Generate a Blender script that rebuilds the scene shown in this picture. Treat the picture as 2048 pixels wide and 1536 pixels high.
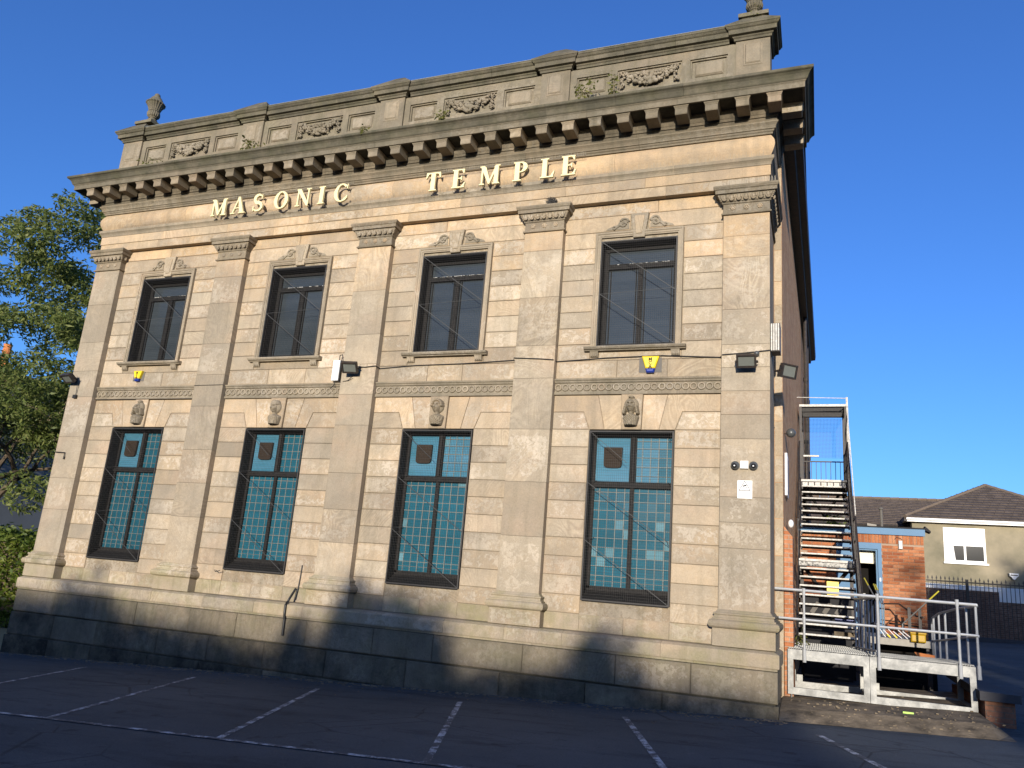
import bpy, bmesh, math, random
import numpy as np
from mathutils import Matrix, Vector
random.seed(7)
np.random.seed(7)
S = bpy.context.scene
for o in list(bpy.data.objects):
    bpy.data.objects.remove(o)
COL = S.collection
R = math.radians

# ------------------------------------------------------------------ camera, sky, sun, exposure
SUN_AZ, SUN_EL = 8.5, 9.0          # degrees right of the facade normal, degrees above the horizon
cam_d = bpy.data.cameras.new('camera')
cam = bpy.data.objects.new('camera', cam_d)
COL.objects.link(cam)
cam_d.sensor_width = 36.0
cam_d.lens = 1574.98 / 2048 * 36
cam_d.clip_start, cam_d.clip_end = 0.1, 3000
_r = (0.93282388, 0.35161843, 0.07876603)
_d = (-0.01535033, 0.2571718, -0.96624377)
_f = (-0.36000552, 0.90012618, 0.24529346)
cam.matrix_world = Matrix(((_r[0], -_d[0], -_f[0], 15.8779), (_r[1], -_d[1], -_f[1], -12.9491),
                           (_r[2], -_d[2], -_f[2], 0.1090), (0, 0, 0, 1)))
S.camera = cam

W = bpy.data.worlds.new('World')
S.world = W
W.use_nodes = True
wn = W.node_tree
bg = wn.nodes['Background']
sky = wn.nodes.new('ShaderNodeTexSky')
sky.sky_type = 'NISHITA'
sky.sun_disc = False
sky.sun_elevation = R(SUN_EL)
sky.sun_rotation = R(180 - SUN_AZ)
sky.altitude = 0
sky.air_density = 1.0
sky.dust_density = 0.9
sky.ozone_density = 5.8
hs = wn.nodes.new('ShaderNodeHueSaturation')
hs.inputs['Hue'].default_value = 0.5105
hs.inputs['Saturation'].default_value = 1.02
wn.links.new(sky.outputs[0], hs.inputs['Color'])
wn.links.new(hs.outputs[0], bg.inputs[0])
bg.inputs[1].default_value = 0.15

sun_d = bpy.data.lights.new('sun', 'SUN')
sun = bpy.data.objects.new('sun', sun_d)
COL.objects.link(sun)
sun_d.energy = 3.3
sun_d.angle = R(0.5)
sun_d.color = (1.0, 0.905, 0.78)
_s = Vector((math.sin(R(SUN_AZ)) * math.cos(R(SUN_EL)), -math.cos(R(SUN_AZ)) * math.cos(R(SUN_EL)), math.sin(R(SUN_EL))))
sun.rotation_euler = _s.to_track_quat('Z', 'Y').to_euler()
sun.location = (20, -40, 30)

S.view_settings.view_transform = 'Standard'
S.view_settings.look = 'None'
S.view_settings.gamma = 1.0
S.view_settings.use_curve_mapping = False
S.view_settings.exposure = 0.88
S.render.engine = 'CYCLES'

# ------------------------------------------------------------------ helpers
WPOS = {}          # world location of every object (parents carry no rotation)


def link(o, loc=(0, 0, 0), parent=None):
    COL.objects.link(o)
    WPOS[o.name] = Vector(loc)
    if parent is not None:
        o.parent = parent
        o.location = Vector(loc) - WPOS[parent.name]
    else:
        o.location = loc
    return o


def tag(o, label=None, cat=None, group=None, kind=None):
    if label: o['label'] = label
    if cat: o['category'] = cat
    if group: o['group'] = group
    if kind: o['kind'] = kind
    return o


def thing(name, label, cat, loc, group=None):
    o = bpy.data.objects.new(name, None)
    o.empty_display_size = 0.1
    link(o, loc)
    return tag(o, label, cat, group)


class MB:
    """collects geometry in world coordinates and links it as one mesh object"""

    def __init__(s):
        s.v, s.f = [], []

    def add(s, vs, fs):
        n = len(s.v)
        s.v.extend([tuple(p) for p in vs])
        s.f.extend([tuple(i + n for i in f) for f in fs])
        return s

    def box(s, x0, x1, y0, y1, z0, z1):
        if x0 > x1: x0, x1 = x1, x0
        if y0 > y1: y0, y1 = y1, y0
        if z0 > z1: z0, z1 = z1, z0
        return s.add([(x0, y0, z0), (x1, y0, z0), (x1, y1, z0), (x0, y1, z0), (x0, y0, z1), (x1, y0, z1), (x1, y1, z1), (x0, y1, z1)],
                     [(0, 3, 2, 1), (4, 5, 6, 7), (0, 1, 5, 4), (1, 2, 6, 5), (2, 3, 7, 6), (3, 0, 4, 7)])

    def stone(s, poly, yf, yb, ch=0.008, tilt=0.0, org=None):
        """block with a chamfered front: poly = counter-clockwise (x,z) outline seen from the front (-y)"""
        n = len(poly)
        cx = sum(p[0] for p in poly) / n
        cz = sum(p[1] for p in poly) / n
        ins = []
        for i, p in enumerate(poly):
            a, b = poly[i - 1], poly[(i + 1) % n]
            d1 = Vector((p[0] - a[0], p[1] - a[1])).normalized()
            d2 = Vector((b[0] - p[0], b[1] - p[1])).normalized()
            n1, n2 = Vector((-d1.y, d1.x)), Vector((-d2.y, d2.x))
            m = n1 + n2
            m = m / max(0.3, m.dot(n1))
            ins.append((p[0] + m.x * ch, p[1] + m.y * ch))
        tx, tz = (random.uniform(-tilt, tilt), random.uniform(-tilt, tilt)) if tilt else (0, 0)
        fv = [(q[0], yf + (q[0] - cx) * tx + (q[1] - cz) * tz, q[1]) for q in ins]
        mv = [(q[0], yf + ch + (q[0] - cx) * tx + (q[1] - cz) * tz, q[1]) for q in poly]
        bv = [(q[0], yb, q[1]) for q in poly]
        fs = [tuple(range(n))]
        for i in range(n):
            j = (i + 1) % n
            fs.append((n + i, n + j, j, i))
            fs.append((2 * n + i, 2 * n + j, n + j, n + i))
        return s.add(fv + mv + bv, fs)

    def prism(s, poly, y0, y1):
        """(x,z) outline extruded from y0 (front) to y1"""
        n = len(poly)
        a = sum(poly[i - 1][0] * poly[i][1] - poly[i][0] * poly[i - 1][1] for i in range(n))
        if a < 0: poly = poly[::-1]
        fs = [tuple(range(n)), tuple(range(2 * n - 1, n - 1, -1))]
        for i in range(n):
            j = (i + 1) % n
            fs.append((n + i, n + j, j, i))
        return s.add([(p[0], y0, p[1]) for p in poly] + [(p[0], y1, p[1]) for p in poly], fs)

    def loft(s, secs, closed=True, caps=True):
        """secs = list of equally long point loops"""
        n = len(secs[0])
        vs = [p for sec in secs for p in sec]
        fs = []
        for k in range(len(secs) - 1):
            for i in range(n if closed else n - 1):
                j = (i + 1) % n
                fs.append((k * n + i, k * n + j, (k + 1) * n + j, (k + 1) * n + i))
        if caps:
            fs.append(tuple(range(n - 1, -1, -1)))
            fs.append(tuple((len(secs) - 1) * n + i for i in range(n)))
        return s.add(vs, fs)

    def tube(s, pts, r, n=6, r2=None):
        pts = [Vector(p) for p in pts]
        m = len(pts)
        secs = []
        for k, p in enumerate(pts):
            d = (pts[min(k + 1, m - 1)] - pts[max(k - 1, 0)]).normalized()
            up = Vector((0, 0, 1)) if abs(d.z) < 0.9 else Vector((1, 0, 0))
            a = d.cross(up).normalized()
            b = d.cross(a)
            rr = r if r2 is None else r + (r2 - r) * k / max(1, m - 1)
            secs.append([p + a * (rr * math.cos(2 * math.pi * i / n)) + b * (rr * math.sin(2 * math.pi * i / n)) for i in range(n)])
        return s.loft(secs)

    def bar(s, a, b, w, h):
        """rectangular bar between two points, w across, h the other way"""
        a, b = Vector(a), Vector(b)
        d = (b - a).normalized()
        up = Vector((0, 0, 1)) if abs(d.z) < 0.95 else Vector((0, 1, 0))
        x = d.cross(up).normalized() * (w / 2)
        y = d.cross(x).normalized() * (h / 2)
        return s.loft([[p - x - y, p + x - y, p + x + y, p - x + y] for p in (a, b)])

    def lathe(s, c, prof, n=16, flute=None):
        secs = []
        for r, z in prof:
            sec = []
            for i in range(n):
                t = 2 * math.pi * i / n
                q = r * (1 + (flute if (flute and i % 2) else 0))
                sec.append((c[0] + q * math.cos(t), c[1] + q * math.sin(t), c[2] + z))
            secs.append(sec)
        return s.loft(secs)

    def ball(s, c, rx, ry=None, rz=None, nu=8, nv=5):
        ry = rx if ry is None else ry
        rz = rx if rz is None else rz
        vs = [(c[0], c[1], c[2] - rz)]
        for k in range(1, nv):
            t = math.pi * k / nv
            for i in range(nu):
                u = 2 * math.pi * i / nu
                vs.append((c[0] + rx * math.sin(t) * math.cos(u), c[1] + ry * math.sin(t) * math.sin(u), c[2] - rz * math.cos(t)))
        vs.append((c[0], c[1], c[2] + rz))
        fs = [(0, 1 + (i + 1) % nu, 1 + i) for i in range(nu)]
        for k in range(nv - 2):
            for i in range(nu):
                a = 1 + k * nu + i
                b = 1 + k * nu + (i + 1) % nu
                fs.append((a, b, b + nu, a + nu))
        o = 1 + (nv - 2) * nu
        fs += [(o + i, o + (i + 1) % nu, len(vs) - 1) for i in range(nu)]
        return s.add(vs, fs)

    def torus_y(s, c, R0, r, n=16, m=6):
        """ring lying in the xz plane"""
        vs, fs = [], []
        for i in range(n):
            t = 2 * math.pi * i / n
            for j in range(m):
                u = 2 * math.pi * j / m
                q = R0 + r * math.cos(u)
                vs.append((c[0] + q * math.cos(t), c[1] - r * math.sin(u), c[2] + q * math.sin(t)))
        for i in range(n):
            for j in range(m):
                fs.append((i * m + j, i * m + (j + 1) % m, ((i + 1) % n) * m + (j + 1) % m, ((i + 1) % n) * m + j))
        return s.add(vs, fs)

    def mesh(s, name, mat, org=(0, 0, 0), smooth=False):
        me = bpy.data.meshes.new(name)
        if org != (0, 0, 0):
            ox, oy, oz = org
            vs = [(v[0] - ox, v[1] - oy, v[2] - oz) for v in s.v]
        else:
            vs = s.v
        me.from_pydata(vs, [], s.f)
        me.update()
        if mat:
            for m_ in (mat if isinstance(mat, (list, tuple)) else [mat]): me.materials.append(m_)
        if smooth:
            me.polygons.foreach_set('use_smooth', [True] * len(me.polygons))
        return me

    def build(s, name, mat, parent=None, org=None, smooth=False, recalc=False, **props):
        if org is None:
            xs, ys, zs = zip(*s.v)
            org = ((min(xs) + max(xs)) / 2, (min(ys) + max(ys)) / 2, min(zs))
        me = s.mesh(name, mat, tuple(org), smooth)
        if recalc:
            bm = bmesh.new(); bm.from_mesh(me)
            bmesh.ops.recalc_face_normals(bm, faces=bm.faces)
            bm.to_mesh(me); bm.free()
        o = bpy.data.objects.new(name, me)
        link(o, org, parent)
        for k, val in props.items(): o[k] = val
        return o


def inst(name, me, loc, parent=None, rot=None, **props):
    o = bpy.data.objects.new(name, me)
    link(o, loc, parent)
    if rot: o.rotation_euler = rot
    for k, val in props.items(): o[k] = val
    return o


def copy_tree(o, loc, label=None):
    """a thing and each of its parts and sub-parts, meshes shared"""
    def rec(src, par):
        c = src.copy()
        COL.objects.link(c)
        if par is not None: c.parent = par
        for ch in list(src.children): rec(ch, c)
        return c
    c = rec(o, None)
    c.location = loc
    WPOS[c.name] = Vector(loc)
    if label: c['label'] = label
    return c


# ------------------------------------------------------------------ materials
class NT:
    def __init__(s, name):
        s.m = bpy.data.materials.new(name)
        s.m.use_nodes = True
        s.t = s.m.node_tree
        s.b = s.t.nodes['Principled BSDF']

    def n(s, kind, **kw):
        nd = s.t.nodes.new('ShaderNode' + kind)
        for k, val in kw.items():
            if k in nd.inputs and not hasattr(nd, k): nd.inputs[k].default_value = val
            else: setattr(nd, k, val)
        return nd

    def l(s, a, b):
        s.t.links.new(a, b)

    def val(s, sock, x):
        if isinstance(x, (int, float, tuple)): sock.default_value = x
        else: s.l(x, sock)

    def math(s, op, a, b=0.0, clamp=False):
        nd = s.n('Math', operation=op, use_clamp=clamp)
        s.val(nd.inputs[0], a); s.val(nd.inputs[1], b)
        return nd.outputs[0]

    def noise(s, vec, scale, detail=4, rough=0.55, dist=0.0, out=0):
        nd = s.n('TexNoise')
        nd.inputs['Scale'].default_value = scale
        nd.inputs['Detail'].default_value = detail
        nd.inputs['Roughness'].default_value = rough
        nd.inputs['Distortion'].default_value = dist
        if vec is not None: s.l(vec, nd.inputs['Vector'])
        return nd.outputs[out]

    def ramp(s, fac, stops):
        nd = s.n('ValToRGB')
        e = nd.color_ramp.elements
        while len(e) < len(stops): e.new(0.5)
        for el, (p, c) in zip(e, stops):
            el.position = p
            el.color = (c, c, c, 1) if isinstance(c, (int, float)) else (*c, 1)
        s.l(fac, nd.inputs[0])
        return nd.outputs[0]

    def mix(s, fac, a, b, mode='MIX'):
        nd = s.n('MixRGB', blend_type=mode)
        for sock, x in zip(nd.inputs, (fac, a, b)):
            if isinstance(x, tuple): sock.default_value = (*x, 1)
            elif isinstance(x, (int, float)): sock.default_value = x
            else: s.l(x, sock)
        return nd.outputs[0]

    def mapping(s, vec, scale=(1, 1, 1), rot=(0, 0, 0), loc=(0, 0, 0)):
        nd = s.n('Mapping')
        nd.inputs['Scale'].default_value = scale
        nd.inputs['Rotation'].default_value = rot
        nd.inputs['Location'].default_value = loc
        s.l(vec, nd.inputs['Vector'])
        return nd.outputs[0]

    def attr(s, name):
        nd = s.n('Attribute', attribute_type='OBJECT', attribute_name=name)
        return nd.outputs['Fac']

    def pos(s):
        return s.n('NewGeometry').outputs['Position']

    def objrand(s):
        return s.n('ObjectInfo').outputs['Random']

    def bump(s, h, strength=0.3, dist=0.01):
        nd = s.n('Bump')
        nd.inputs['Strength'].default_value = strength
        nd.inputs['Distance'].default_value = dist
        s.l(h, nd.inputs['Height'])
        s.l(nd.outputs[0], s.b.inputs['Normal'])

    def out(s, col, rough=0.8, spec=0.3, metal=0.0):
        if isinstance(col, tuple): s.b.inputs['Base Color'].default_value = (*col, 1)
        else: s.l(col, s.b.inputs['Base Color'])
        s.val(s.b.inputs['Roughness'], rough)
        s.b.inputs['Specular IOR Level'].default_value = spec
        s.b.inputs['Metallic'].default_value = metal
        return s.m


def offset_pos(t, k=40.0):
    r = t.objrand()
    p = t.pos()
    c = t.n('CombineXYZ')
    t.l(t.math('MULTIPLY', r, k), c.inputs[0])
    t.l(t.math('MULTIPLY', r, k * 1.7), c.inputs[1])
    t.l(t.math('MULTIPLY', r, -k * 0.8), c.inputs[2])
    a = t.n('VectorMath', operation='ADD')
    t.l(p, a.inputs[0]); t.l(c.outputs[0], a.inputs[1])
    return a.outputs[0], r


def mat_stone():
    """weathered sandstone: object props  tint (0 grey .. 1 orange), soot (0..1), rough (tooling)"""
    t = NT('sandstone')
    p, rnd = offset_pos(t)
    wp = t.pos()
    tint, soot, tool = t.attr('tint'), t.attr('soot'), t.attr('tool')
    grey = t.mix(rnd, (0.300, 0.255, 0.190), (0.385, 0.332, 0.250))
    orange = t.mix(rnd, (0.455, 0.325, 0.188), (0.50, 0.368, 0.230))
    n1 = t.noise(p, 1.7, 4, 0.6)
    tt = t.math('ADD', tint, t.math('MULTIPLY', t.math('SUBTRACT', n1, 0.5), 0.9), True)
    c = t.mix(tt, grey, orange)
    # pinkish patches
    n2 = t.noise(p, 0.9, 3, 0.5)
    c = t.mix(t.math('MULTIPLY', t.ramp(n2, [(0.5, 0.0), (0.7, 1.0)]), 0.32), c, (0.47, 0.325, 0.225))
    # figured bedding, strong only on some blocks
    rot = t.n('VectorRotate', rotation_type='Y_AXIS')
    t.l(p, rot.inputs['Vector']); t.l(t.math('MULTIPLY', rnd, 57.0), rot.inputs['Angle'])
    fld = t.noise(t.mapping(rot.outputs[0], (1.0, 1.0, 2.3)), 0.85, 1.6, 0.45, 0.9)
    fine = t.noise(p, 9.0, 3, 0.6)
    arg = t.math('ADD', t.math('MULTIPLY', fld, 95.0), t.math('MULTIPLY', fine, 1.6))
    band = t.math('ADD', t.math('MULTIPLY', t.math('SINE', arg), 0.5), 0.5)
    fig = t.math('MULTIPLY', t.ramp(t.math('FRACT', t.math('MULTIPLY', rnd, 17.3)), [(0.35, 0.0), (0.75, 1.0)]), t.ramp(t.noise(p, 1.3, 3, 0.5), [(0.35, 0.0), (0.65, 0.34)]))
    c = t.mix(t.math('MULTIPLY', fig, band), c, (0.60, 0.50, 0.35))
    c = t.mix(t.math('MULTIPLY', fig, t.math('SUBTRACT', 1.0, band)), c, (0.23, 0.18, 0.12))
    # pale scaled-off skin, broken by finer noise
    n3 = t.math('ADD', t.math('MULTIPLY', t.noise(p, 2.2, 5, 0.65), 0.42), t.math('MULTIPLY', t.noise(p, 13.0, 6, 0.72, 0.6), 0.58))
    gs = t.n('SeparateXYZ'); t.l(t.n('TexCoord').outputs['Generated'], gs.inputs[0])
    mx_ = t.math('MULTIPLY', t.math('PINGPONG', gs.outputs[0], 0.5), 2.0)
    mz_ = t.math('MULTIPLY', t.math('PINGPONG', gs.outputs[2], 0.5), 2.0)
    mrg = t.math('MULTIPLY', t.ramp(mx_, [(0.04, 0.0), (0.14, 1.0)]), t.ramp(mz_, [(0.10, 0.0), (0.30, 1.0)]))
    mrg = t.math('ADD', t.math('MULTIPLY', mrg, 0.085), -0.035)
    n3 = t.math('ADD', n3, mrg)
    flake = t.ramp(n3, [(0.535, 0.0), (0.560, 1.0)])
    amt = t.ramp(t.math('FRACT', t.math('MULTIPLY', rnd, 7.7)), [(0.25, 0.12), (0.8, 0.85)])
    fl = t.math('MULTIPLY', flake, amt)
    c = t.mix(t.math('MULTIPLY', fl, 0.78), c, (0.53, 0.465, 0.37))
    # grey grime film
    n4 = t.noise(p, 0.75, 6, 0.7)
    gr = t.ramp(n4, [(0.42, 0.0), (0.60, 1.0)])
    c = t.mix(t.math('MULTIPLY', gr, 0.55), c, (0.235, 0.205, 0.158))
    # rain streaks (world space, narrow across x)
    st = t.noise(t.mapping(wp, (7.0, 3.0, 0.45)), 1.0, 5, 0.65)
    stm = t.ramp(st, [(0.50, 0.0), (0.70, 1.0)])
    c = t.mix(t.math('MULTIPLY', stm, t.math('ADD', 0.30, t.math('MULTIPLY', soot, 0.5)), True), c, (0.20, 0.17, 0.115))
    # block to block difference
    rv = t.math('FRACT', t.math('MULTIPLY', rnd, 91.7))
    c = t.mix(1.0, c, t.mix(rv, (0.87, 0.865, 0.86), (1.13, 1.11, 1.08)), 'MULTIPLY')
    # speckle
    n5 = t.noise(p, 42.0, 3, 0.7)
    c = t.mix(0.16, c, t.ramp(n5, [(0.30, 0.15), (0.70, 0.85)]), 'OVERLAY')
    # soot / algae on weathered mouldings
    sn = t.noise(wp, 2.2, 6, 0.7)
    sm = t.math('MULTIPLY', soot, t.ramp(sn, [(0.25, 0.55), (0.62, 1.0)]), True)
    dark = t.mix(t.noise(wp, 5.0, 3), (0.060, 0.057, 0.040), (0.125, 0.116, 0.082))
    c = t.mix(sm, c, dark)
    alg = t.attr('algae')
    am = t.math('MULTIPLY', alg, t.ramp(t.noise(wp, 1.6, 6, 0.7), [(0.45, 0.0), (0.65, 1.0)]), True)
    c = t.mix(t.math('MULTIPLY', am, 0.75), c, (0.17, 0.17, 0.055))
    blk = t.attr('black')  # near-black coat: soot, plus shade painted under the cornice and low down
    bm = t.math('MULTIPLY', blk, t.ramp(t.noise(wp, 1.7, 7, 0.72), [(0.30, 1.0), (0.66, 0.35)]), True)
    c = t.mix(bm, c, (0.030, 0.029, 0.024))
    h = t.math('ADD', t.math('MULTIPLY', n5, 0.25), t.math('MULTIPLY', n3, -0.9))
    h = t.math('ADD', h, t.math('MULTIPLY', fl, -0.5))
    tn = t.noise(t.mapping(p, (9, 9, 5), (0, 0.7, 0)), 2.2, 4, 0.7, 0.6)
    h = t.math('ADD', h, t.math('MULTIPLY', tool, t.math('MULTIPLY', tn, 16.0)))
    t.bump(h, 0.55, 0.010)
    return t.out(c, 0.92, 0.12)


def mat_flat(name, col, rough=0.6, spec=0.3, metal=0.0, var=0.25, scale=8.0, bump=0.0, col2=None):
    t = NT(name)
    p = t.pos()
    n = t.noise(p, scale, 5, 0.6)
    c2 = col2 if col2 else tuple(x * 0.6 for x in col)
    c = t.mix(t.math('MULTIPLY', t.ramp(n, [(0.35, 0.0), (0.7, 1.0)]), var * (1.0 if col2 is None else 2.0), True), col, c2)
    if bump: t.bump(t.noise(p, scale * 6, 4, 0.6), 0.4, bump)
    return t.out(c, rough, spec, metal)


def mat_galv():
    t = NT('galvanised_steel')
    v = t.n('TexVoronoi'); v.inputs['Scale'].default_value = 38.0
    t.l(t.pos(), v.inputs['Vector'])
    n = t.noise(t.pos(), 5.0, 4)
    c = t.mix(t.math('MULTIPLY', v.outputs['Color'], 1.0), (0.20, 0.205, 0.198), (0.28, 0.28, 0.262))
    c = t.mix(t.ramp(n, [(0.45, 0.0), (0.75, 0.6)]), c, (0.15, 0.15, 0.135))
    return t.out(c, t.ramp(n, [(0.3, 0.42), (0.7, 0.65)]), 0.5, 0.3)


def mat_brick(name, c1, c2, mortar, world_axis='yz', scale=1.0):
    """courses for walls whose bricks are too small to build; uses world position"""
    t = NT(name)
    s = t.n('SeparateXYZ'); t.l(t.pos(), s.inputs[0])
    cb = t.n('CombineXYZ')
    a = {'x': 0, 'y': 1, 'z': 2}
    t.l(s.outputs[a[world_axis[0]]], cb.inputs[0]); t.l(s.outputs[a[world_axis[1]]], cb.inputs[1])
    br = t.n('TexBrick')
    br.offset = 0.5
    br.inputs['Scale'].default_value = 1.0
    br.inputs['Brick Width'].default_value = 0.225
    br.inputs['Row Height'].default_value = 0.075
    br.inputs['Mortar Size'].default_value = 0.007
    br.inputs['Color1'].default_value = (*c1, 1)
    br.inputs['Color2'].default_value = (*c2, 1)
    br.inputs['Mortar'].default_value = (*mortar, 1)
    t.l(cb.outputs[0], br.inputs['Vector'])
    n = t.noise(t.pos(), 1.3, 6, 0.7)
    c = t.mix(t.ramp(n, [(0.40, 0.0), (0.72, 0.55)]), br.outputs['Color'], tuple(x * 0.5 for x in c1))
    n2 = t.noise(t.pos(), 18.0, 3, 0.6)
    c = t.mix(0.35, c, t.ramp(n2, [(0.3, 0.2), (0.7, 0.8)]), 'OVERLAY')
    h = t.math('ADD', t.math('MULTIPLY', br.outputs['Fac'], -1.0), t.math('MULTIPLY', n2, 0.3))
    t.bump(h, 0.7, 0.012)
    return t.out(c, 0.9, 0.15)


def mat_leaf(name, c1, c2, c3):
    t = NT(name)
    g = t.n('NewGeometry')
    r = g.outputs['Random Per Island']
    c = t.ramp(r, [(0.0, c1), (0.5, c2), (1.0, c3)])
    n = t.noise(t.pos(), 1.1, 3)
    c = t.mix(t.ramp(n, [(0.35, 0.0), (0.7, 0.5)]), c, c1)
    t.out(c, 0.55, 0.35)
    tr = t.n('BsdfTranslucent'); t.l(c, tr.inputs['Color'])
    mx = t.n('MixShader'); mx.inputs[0].default_value = 0.42
    t.l(t.b.outputs[0], mx.inputs[1]); t.l(tr.outputs[0], mx.inputs[2])
    t.l(mx.outputs[0], t.t.nodes['Material Output'].inputs['Surface'])
    return t.m


def mat_asphalt():
    t = NT('asphalt')
    p = t.pos()
    n1 = t.noise(p, 0.35, 6, 0.65)
    n2 = t.noise(p, 90.0, 3, 0.7)
    n3 = t.noise(t.mapping(p, (0.5, 2.2, 1), (0, 0, 0.15)), 1.3, 5, 0.65)
    c = t.mix(t.ramp(n1, [(0.35, 0.0), (0.7, 1.0)]), (0.046, 0.055, 0.062), (0.078, 0.089, 0.096))
    c = t.mix(t.ramp(n3, [(0.52, 0.0), (0.72, 0.7)]), c, (0.020, 0.024, 0.029))
    c = t.mix(0.55, c, t.ramp(n2, [(0.30, 0.1), (0.70, 0.9)]), 'OVERLAY')
    n6 = t.noise(p, 2.6, 5, 0.7)
    c = t.mix(t.ramp(n6, [(0.60, 0.0), (0.68, 0.6)]), c, (0.016, 0.018, 0.020))
    n7 = t.noise(t.mapping(p, (1, 1, 1), (0, 0, 0), (7, 3, 0)), 6.0, 5, 0.75)
    c = t.mix(t.ramp(n7, [(0.62, 0.0), (0.70, 0.55)]), c, (0.12, 0.12, 0.115))
    v = t.n('TexVoronoi', feature='DISTANCE_TO_EDGE'); v.inputs['Scale'].default_value = 0.55
    t.l(t.mapping(p, (1, 1.5, 1)), v.inputs['Vector'])
    cr = t.math('MULTIPLY', t.ramp(v.outputs['Distance'], [(0.0, 1.0), (0.012, 0.0)]), t.ramp(t.noise(p, 0.4), [(0.5, 0), (0.62, 1)]))
    c = t.mix(t.math('MULTIPLY', cr, 0.7), c, (0.016, 0.016, 0.016))
    t.bump(t.math('SUBTRACT', n2, t.math('MULTIPLY', cr, 1.2)), 0.5, 0.008)
    return t.out(c, 0.88, 0.25)


def mat_paint_line():
    """worn road paint: where the paint is gone the asphalt colour shows"""
    t = NT('worn_white_paint')
    p = t.pos()
    n = t.noise(p, 5.0, 8, 0.75)
    n2 = t.noise(p, 60.0, 3, 0.7)
    w = t.ramp(t.math('ADD', t.math('MULTIPLY', n, 0.75), t.math('MULTIPLY', n2, 0.25)), [(0.48, 0.0), (0.57, 1.0)])
    c = t.mix(w, (0.085, 0.086, 0.088), (0.50, 0.51, 0.51))
    t.bump(n2, 0.4, 0.006)
    return t.out(c, 0.85, 0.2)


M = {}
M['stone'] = mat_stone()
M['galv'] = mat_galv()
M['galv_tube'] = mat_flat('galvanised_tube', (0.42, 0.43, 0.43), 0.42, 0.5, 0.35, var=0.3, scale=12)
M['black_iron'] = mat_flat('black_iron_paint', (0.018, 0.018, 0.019), 0.55, 0.4, var=0.5, scale=14, col2=(0.05, 0.035, 0.025))
M['white_worn'] = mat_flat('worn_white_tread', (0.66, 0.65, 0.60), 0.7, 0.2, var=0.35, scale=20, col2=(0.25, 0.22, 0.18))
M['tread'] = mat_flat('grey_concrete_tread', (0.33, 0.31, 0.27), 0.9, 0.1, var=0.4, scale=12)
M['black_frame'] = mat_flat('flaking_black_timber', (0.010, 0.0098, 0.0095), 0.65, 0.15, var=0.35, scale=22, col2=(0.03, 0.027, 0.024), bump=0.004)
M['wire'] = mat_flat('weathered_wire', (0.026, 0.026, 0.025), 0.6, 0.4, var=0.3, scale=30, col2=(0.06, 0.05, 0.04))
M['stay'] = mat_flat('grey_stay', (0.055, 0.055, 0.052), 0.6, 0.4, var=0.3, scale=30)
M['came'] = mat_flat('lead_came', (0.20, 0.21, 0.19), 0.65, 0.3, var=0.5, scale=25)
M['brown_cover'] = mat_flat('brown_vent_cover', (0.040, 0.028, 0.019), 0.7, 0.15, var=0.4, scale=25)
M['gold'] = mat_flat('cream_gilt_paint', (0.78, 0.685, 0.39), 0.5, 0.4, var=0.15, scale=10)
M['mustard'] = mat_flat('mustard_plastic', (0.42, 0.26, 0.01), 0.5, 0.4, var=0.3, scale=20)
M['pale_yellow'] = mat_flat('pale_yellow_sleeve', (0.60, 0.53, 0.06), 0.5, 0.4, var=0.2, scale=20)
M['yellow'] = mat_flat('yellow_plastic', (0.85, 0.62, 0.02), 0.4, 0.5, var=0.08)
M['blue_plastic'] = mat_flat('blue_plastic', (0.01, 0.035, 0.25), 0.35, 0.5, var=0.1)
M['white_plastic'] = mat_flat('white_plastic', (0.75, 0.75, 0.73), 0.45, 0.4, var=0.12, scale=6)
M['print'] = mat_flat('black_print', (0.012, 0.012, 0.012), 0.6, 0.2, var=0.0)
M['grey_print'] = mat_flat('grey_print', (0.30, 0.31, 0.34), 0.6, 0.2, var=0.0)
M['slate_plate'] = mat_flat('grey_backplate', (0.14, 0.13, 0.115), 0.7, 0.2, var=0.3)
M['lamp_glass'] = mat_flat('floodlight_glass', (0.16, 0.17, 0.15), 0.15, 0.6, var=0.2)
M['camera_grey'] = mat_flat('camera_housing', (0.07, 0.075, 0.075), 0.35, 0.5, var=0.1)
M['cable'] = mat_flat('black_cable', (0.02, 0.02, 0.02), 0.5, 0.4, var=0.2)
M['blue_paint'] = mat_flat('blue_joinery_paint', (0.028, 0.135, 0.27), 0.5, 0.4, var=0.2, scale=5)
M['cream'] = mat_flat('cream_panel', (0.78, 0.74, 0.58), 0.6, 0.2, var=0.1)
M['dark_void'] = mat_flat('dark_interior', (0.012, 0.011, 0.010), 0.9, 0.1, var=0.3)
M['felt'] = mat_flat('roof_felt', (0.035, 0.035, 0.037), 0.9, 0.15, var=0.4, scale=5)
M['white_paint'] = mat_flat('white_frame_paint', (0.80, 0.80, 0.78), 0.4, 0.4, var=0.06)
M['render'] = mat_flat('pebbledash_render', (0.32, 0.275, 0.19), 0.95, 0.1, var=0.5, scale=0.55, bump=0.03, col2=(0.13, 0.125, 0.085))
M['grey_render'] = mat_flat('grey_render', (0.20, 0.215, 0.22), 0.95, 0.1, var=0.3, scale=0.8, bump=0.01)
M['tile'] = mat_flat('brown_concrete_tile', (0.125, 0.10, 0.085), 0.85, 0.2, var=0.5, scale=3.0, col2=(0.07, 0.057, 0.05))
M['ridge'] = mat_flat('ridge_tile', (0.17, 0.13, 0.095), 0.85, 0.2, var=0.5, scale=4.0)
M['mortar'] = mat_flat('mortar', (0.36, 0.27, 0.20), 0.95, 0.1, var=0.4, scale=15)
M['terracotta'] = mat_flat('terracotta', (0.55, 0.20, 0.07), 0.8, 0.2, var=0.3, scale=12)
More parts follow.
